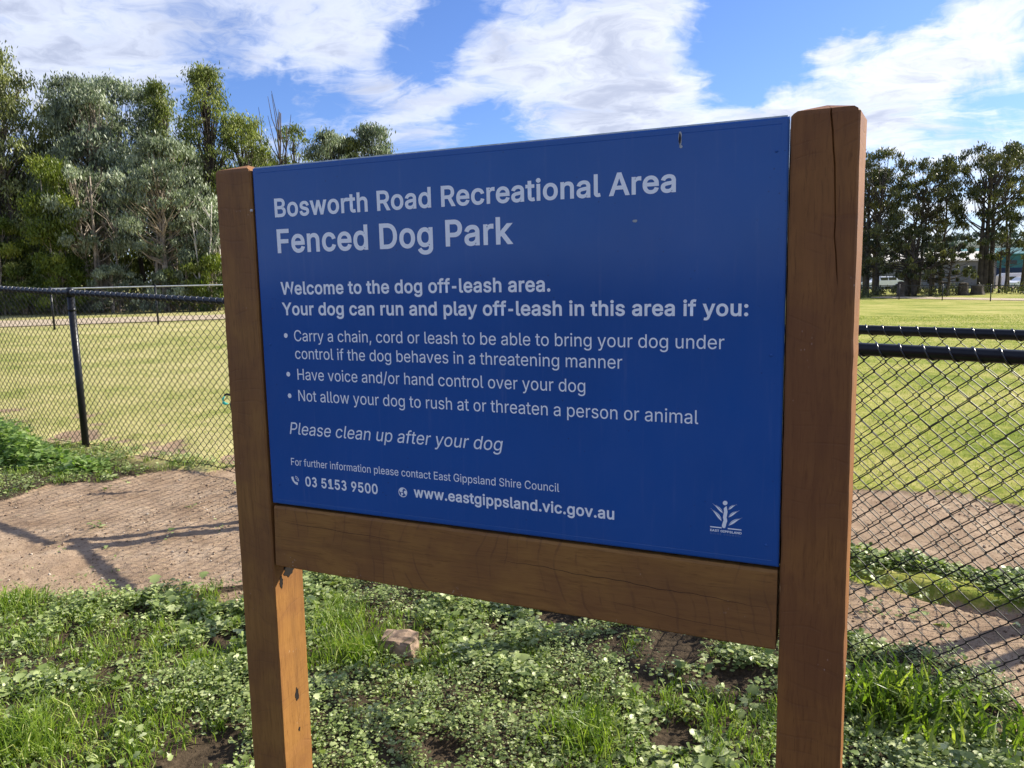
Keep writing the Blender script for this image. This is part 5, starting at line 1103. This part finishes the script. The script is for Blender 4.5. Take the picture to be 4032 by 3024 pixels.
# right hand trees (against the light)
RP = [
 (1878, 62, 11.3, 6.0, 'dense gum with a golden brown top right behind the right sign post', dict(nleaf=11000, ncl=75, crown0=0.15, stems=2, trunk_r=0.2)),
 (1889, 66, 10.2, 6.0, 'dark gum between the golden topped one and the twin stemmed one', dict(nleaf=9500, ncl=65, crown0=0.2, stems=2, trunk_r=0.2)),
 (1958, 63, 10.6, 6.2, 'broad dark gum with several upright stems, third from the sign post', dict(nleaf=8000, ncl=46, crown0=0.42, stems=3, trunk_r=0.15, shape='flat')),
 (1983, 58, 5.0, 6.0, 'low spreading tree with a thick forked dark trunk', dict(nleaf=7000, ncl=50, crown0=0.30, stems=3, trunk_r=0.22)),
 (2029, 65, 10.2, 5.2, 'slim dark gum left of the tallest one at the right edge', dict(nleaf=5000, ncl=32, crown0=0.5, stems=2, trunk_r=0.13, shape='flat')),
 (2033, 57, 4.3, 5.6, 'low olive tree with hanging leaves in front of the cream building', dict(nleaf=7000, ncl=46, crown0=0.25, stems=2, trunk_r=0.12)),
 (2124, 62, 11.6, 6.6, 'tallest open crowned gum with a thick straight trunk on the right', dict(nleaf=7000, ncl=38, crown0=0.5, stems=3, trunk_r=0.24, shape='flat')),
 (2188, 64, 11.3, 6.0, 'gum cut off by the right edge of the picture', dict(nleaf=6000, ncl=34, crown0=0.45, stems=2, trunk_r=0.16, shape='flat')),
 (2172, 60, 5.4, 4.0, 'low leafy tree under the tallest gum, in front of the white caravan', dict(nleaf=2600, ncl=26, crown0=0.45, stems=2, trunk_r=0.1)),
]
for i, (px, D, h, w, lb, kw) in enumerate(RP):
    tree(at_px(px, D), D, h, w, lb, L_dark, M_barkd, 700+i*9, group='gums beyond the far right fence', lsz=0.23, wide=0.34, cr=0.125, **kw)
q = np.random.default_rng(13); cen, rad = [], []
for i in range(60):
    px = 1700+q.random()*640; D = 56+q.random()*7; x0 = at_px(px, D); cen.append(np.array([x0, D, float(terrain(np.array(x0), np.array(D)))+0.15+0.35*q.random()])); rad.append(0.35+0.35*q.random())
tag(leaf_cloud(cen, rad, [80]*len(cen), 0.2, 33, 'scrub', L_dark, None), kind='stuff')
# logs and stumps under the right trees
for i, (px, D, hh_, rr_, lb) in enumerate([(2080, 57.5, 0.9, 0.35, 'short dark stump left of the thick gum trunk'), (1945, 57, 1.1, 0.25, 'broken dark stump near the far fence post'), (2110, 58, 0.7, 0.45, 'wide low stump beside the thick gum trunk')]):
    x0 = at_px(px, D); b = MB(); b.lathe([(rr_*1.3, -0.1), (rr_, 0.25), (rr_*0.9, hh_), (rr_*0.3, hh_+0.05)], n=9); o = b.build('tree_stump', M_barkd, None, False, (x0, D, float(terrain(np.array(x0), np.array(D))))); tag(o, lb, 'stump')
# ------------------------------------------------------------------ buildings and vehicles far right
def place(name, px, D, rz=0.0): 
    x0 = at_px(px, D); return empty(name, (x0, D, float(terrain(np.array(x0), np.array(float(D))))), rz)
M_cream = flat('cream_wall', (0.55, 0.50, 0.42), 0.8, sc=0.5); M_teal2 = flat('teal_cladding', (0.045, 0.16, 0.17), 0.6, sc=0.5); M_navy = flat('navy_wall', (0.02, 0.035, 0.08), 0.6, sc=0.5)
M_roofc = flat('pale_roof', (0.62, 0.58, 0.52), 0.6, sc=0.5); M_greyw = flat('grey_wall', (0.16, 0.16, 0.16), 0.8, sc=0.5)
def building(px, D, w, d_, h, rz, label, wm, rm, lower=None):
    r_ = place('shed', px, D, rz); tag(r_, label, 'building')
    MB().box((0, 0, h/2), (w, d_, h)).build('wall', wm, r_)
    b = MB(); b.add([(-w/2-0.4, -d_/2-0.5, h), (w/2+0.4, -d_/2-0.5, h), (w/2+0.4, 0, h+1.3), (-w/2-0.4, 0, h+1.3), (w/2+0.4, d_/2+0.5, h), (-w/2-0.4, d_/2+0.5, h), (-w/2-0.4, -d_/2-0.5, h+.2), (w/2+0.4, -d_/2-0.5, h+.2), (w/2+0.4, 0, h+1.5), (-w/2-0.4, 0, h+1.5), (w/2+0.4, d_/2+0.5, h+.2), (-w/2-0.4, d_/2+0.5, h+.2)],
        [(0, 1, 2, 3), (3, 2, 4, 5), (6, 7, 8, 9), (9, 8, 10, 11), (0, 1, 7, 6), (4, 5, 11, 10), (1, 2, 8, 7), (0, 3, 9, 6), (2, 4, 10, 8), (3, 5, 11, 9)]); b.build('roof', rm, r_)
    if lower: MB().box((0, -d_/2-0.05, h*0.26), (w-0.5, 0.12, h*0.52)).build('roller_door', lower, r_)
    for k_ in range(3): 
        fr = MB().box((-w/3+k_*w/3, -d_/2-0.06, h*0.72), (1.6, 0.08, 0.8)).build('window', M_glass, r_)
    return r_
building(1960, 125, 22, 10, 4.3, -0.25, 'long low cream building seen through the dark gum trunks', M_greyw, M_roofc)
building(2165, 165, 18, 12, 5.6, -0.35, 'teal clad shed with dark lower wall behind the right gums', M_teal2, M_teal2, M_navy)
def caravan(px, D, label, L_=6.5, H_=2.3):
    r_ = place('caravan', px, D, -0.2); tag(r_, label, 'caravan')
    prof = [(-L_/2, 0.5), (-L_/2, H_-0.4), (-L_/2+0.5, H_), (L_/2-0.6, H_), (L_/2-0.1, H_-0.6), (L_/2, 0.9), (L_/2-0.5, 0.45)]
    b = MB(); n = len(prof); V = [(x, -1.1, z) for x, z in prof]+[(x, 1.1, z) for x, z in prof]
    b.add(V, [tuple(range(n)), tuple(range(2*n-1, n-1, -1))]+[(i, i+n, (i+1) % n+n, (i+1) % n) for i in range(n)]); b.build('body', M_white, r_)
    for x in (-1.8, 0.2, 1.9): MB().box((x, -1.11, 1.55), (1.0, 0.05, 0.5)).build('window', M_glass, r_)
    for y in (-1.0, 1.0):
        for x in (-0.4, 0.4):
            w_ = MB(); w_.lathe([(0.1, -0.1), (0.33, -0.1), (0.33, 0.1), (0.1, 0.1)], n=14); w_ = w_.build('wheel', M_rubber, r_); w_.location = (x, y, 0.33); w_.rotation_euler = (R(90), 0, 0)
    MB().tube([(-L_/2, 0, 0.45), (-L_/2-1.0, 0, 0.42)], 0.06, 6).build('tow_bar', M_greyw, r_)
def car(px, D, label, rz=0.0, cat='car', name='parked_car'):
    r_ = place(name, px, D, rz); tag(r_, label, cat)
    prof = [(-2.2, 0.35), (-2.25, 0.85), (-1.9, 1.0), (-1.2, 1.05), (-0.6, 1.5), (1.0, 1.52), (1.9, 1.05), (2.2, 0.95), (2.25, 0.4)]
    b = MB(); n = len(prof); V = [(x, -0.85 if z < 1.2 else -0.68, z) for x, z in prof]+[(x, 0.85 if z < 1.2 else 0.68, z) for x, z in prof]
    b.add(V, [tuple(range(n)), tuple(range(2*n-1, n-1, -1))]+[(i, i+n, (i+1) % n+n, (i+1) % n) for i in range(n)]); b.build('body', M_white, r_)
    for x, w_ in ((-0.35, 0.9), (0.75, 1.0)): MB().box((x, -0.78, 1.25), (w_, 0.12, 0.34)).build('window', M_glass, r_)
    for y in (-0.8, 0.8):
        for x in (-1.35, 1.35):
            w2 = MB(); w2.lathe([(0.1, -0.1), (0.32, -0.1), (0.32, 0.1), (0.1, 0.1)], n=14); w2 = w2.build('wheel', M_rubber, r_); w2.location = (x, y, 0.32); w2.rotation_euler = (R(90), 0, 0)
caravan(2205, 118, 'long white caravan parked behind the gums at the right edge')
car(2125, 130, 'white car parked in front of the teal shed', 0.1)
car(2208, 100, 'white car parked nearest the fence at the right edge', 0.3)
car(1905, 92, 'white car half hidden under the dark gums by the sign post', 0.2)
# low hill with trees on the horizon
hx = np.linspace(60, 520, 60); hy = np.array([380, 430, 500, 600, 720]); HV = []
for j, yy in enumerate(hy):
    for x_ in hx: HV.append((x_, yy, -3+[0, 8, 17, 20, 12][j]*float(ss(np.array(x_), 60, 200))*(0.8+0.3*math.sin(x_*0.02+1))))
ii = np.arange(len(HV)).reshape(len(hy), len(hx)); F_ = np.stack([ii[:-1, :-1].ravel(), ii[:-1, 1:].ravel(), ii[1:, 1:].ravel(), ii[1:, :-1].ravel()], 1)
M_hill = flat('distant_bush', (0.07, 0.095, 0.07), 0.95, var=0.3, sc=0.05)
tag(link('hill', raw_mesh('hill', np.array(HV), F_, M_hill, smooth=True)), kind='structure')
q = np.random.default_rng(17); cen, rad = [], []
for i in range(220):
    x_ = 90+q.random()*330; yy = 400+q.random()*150; zz = np.interp(yy, hy, [0, 8, 17, 20, 12])*float(ss(np.array(x_), 60, 200))*(0.8+0.3*math.sin(x_*0.02+1))-3
    cen.append(np.array([x_, yy, zz+4])); rad.append(3+2.5*q.random())
M_farleaf = leafmat('distant_leaf', [(0.05, 0.07, 0.05), (0.09, 0.12, 0.085), (0.13, 0.16, 0.12)], 0.8, 0.1, 0.1)
tag(leaf_cloud(cen, rad, [70]*len(cen), 1.5, 34, 'hill_trees', M_farleaf, None, wide=0.7), kind='stuff')
print('verts', sum(len(m.vertices) for m in bpy.data.meshes), 'polys', sum(len(m.polygons) for m in bpy.data.meshes))
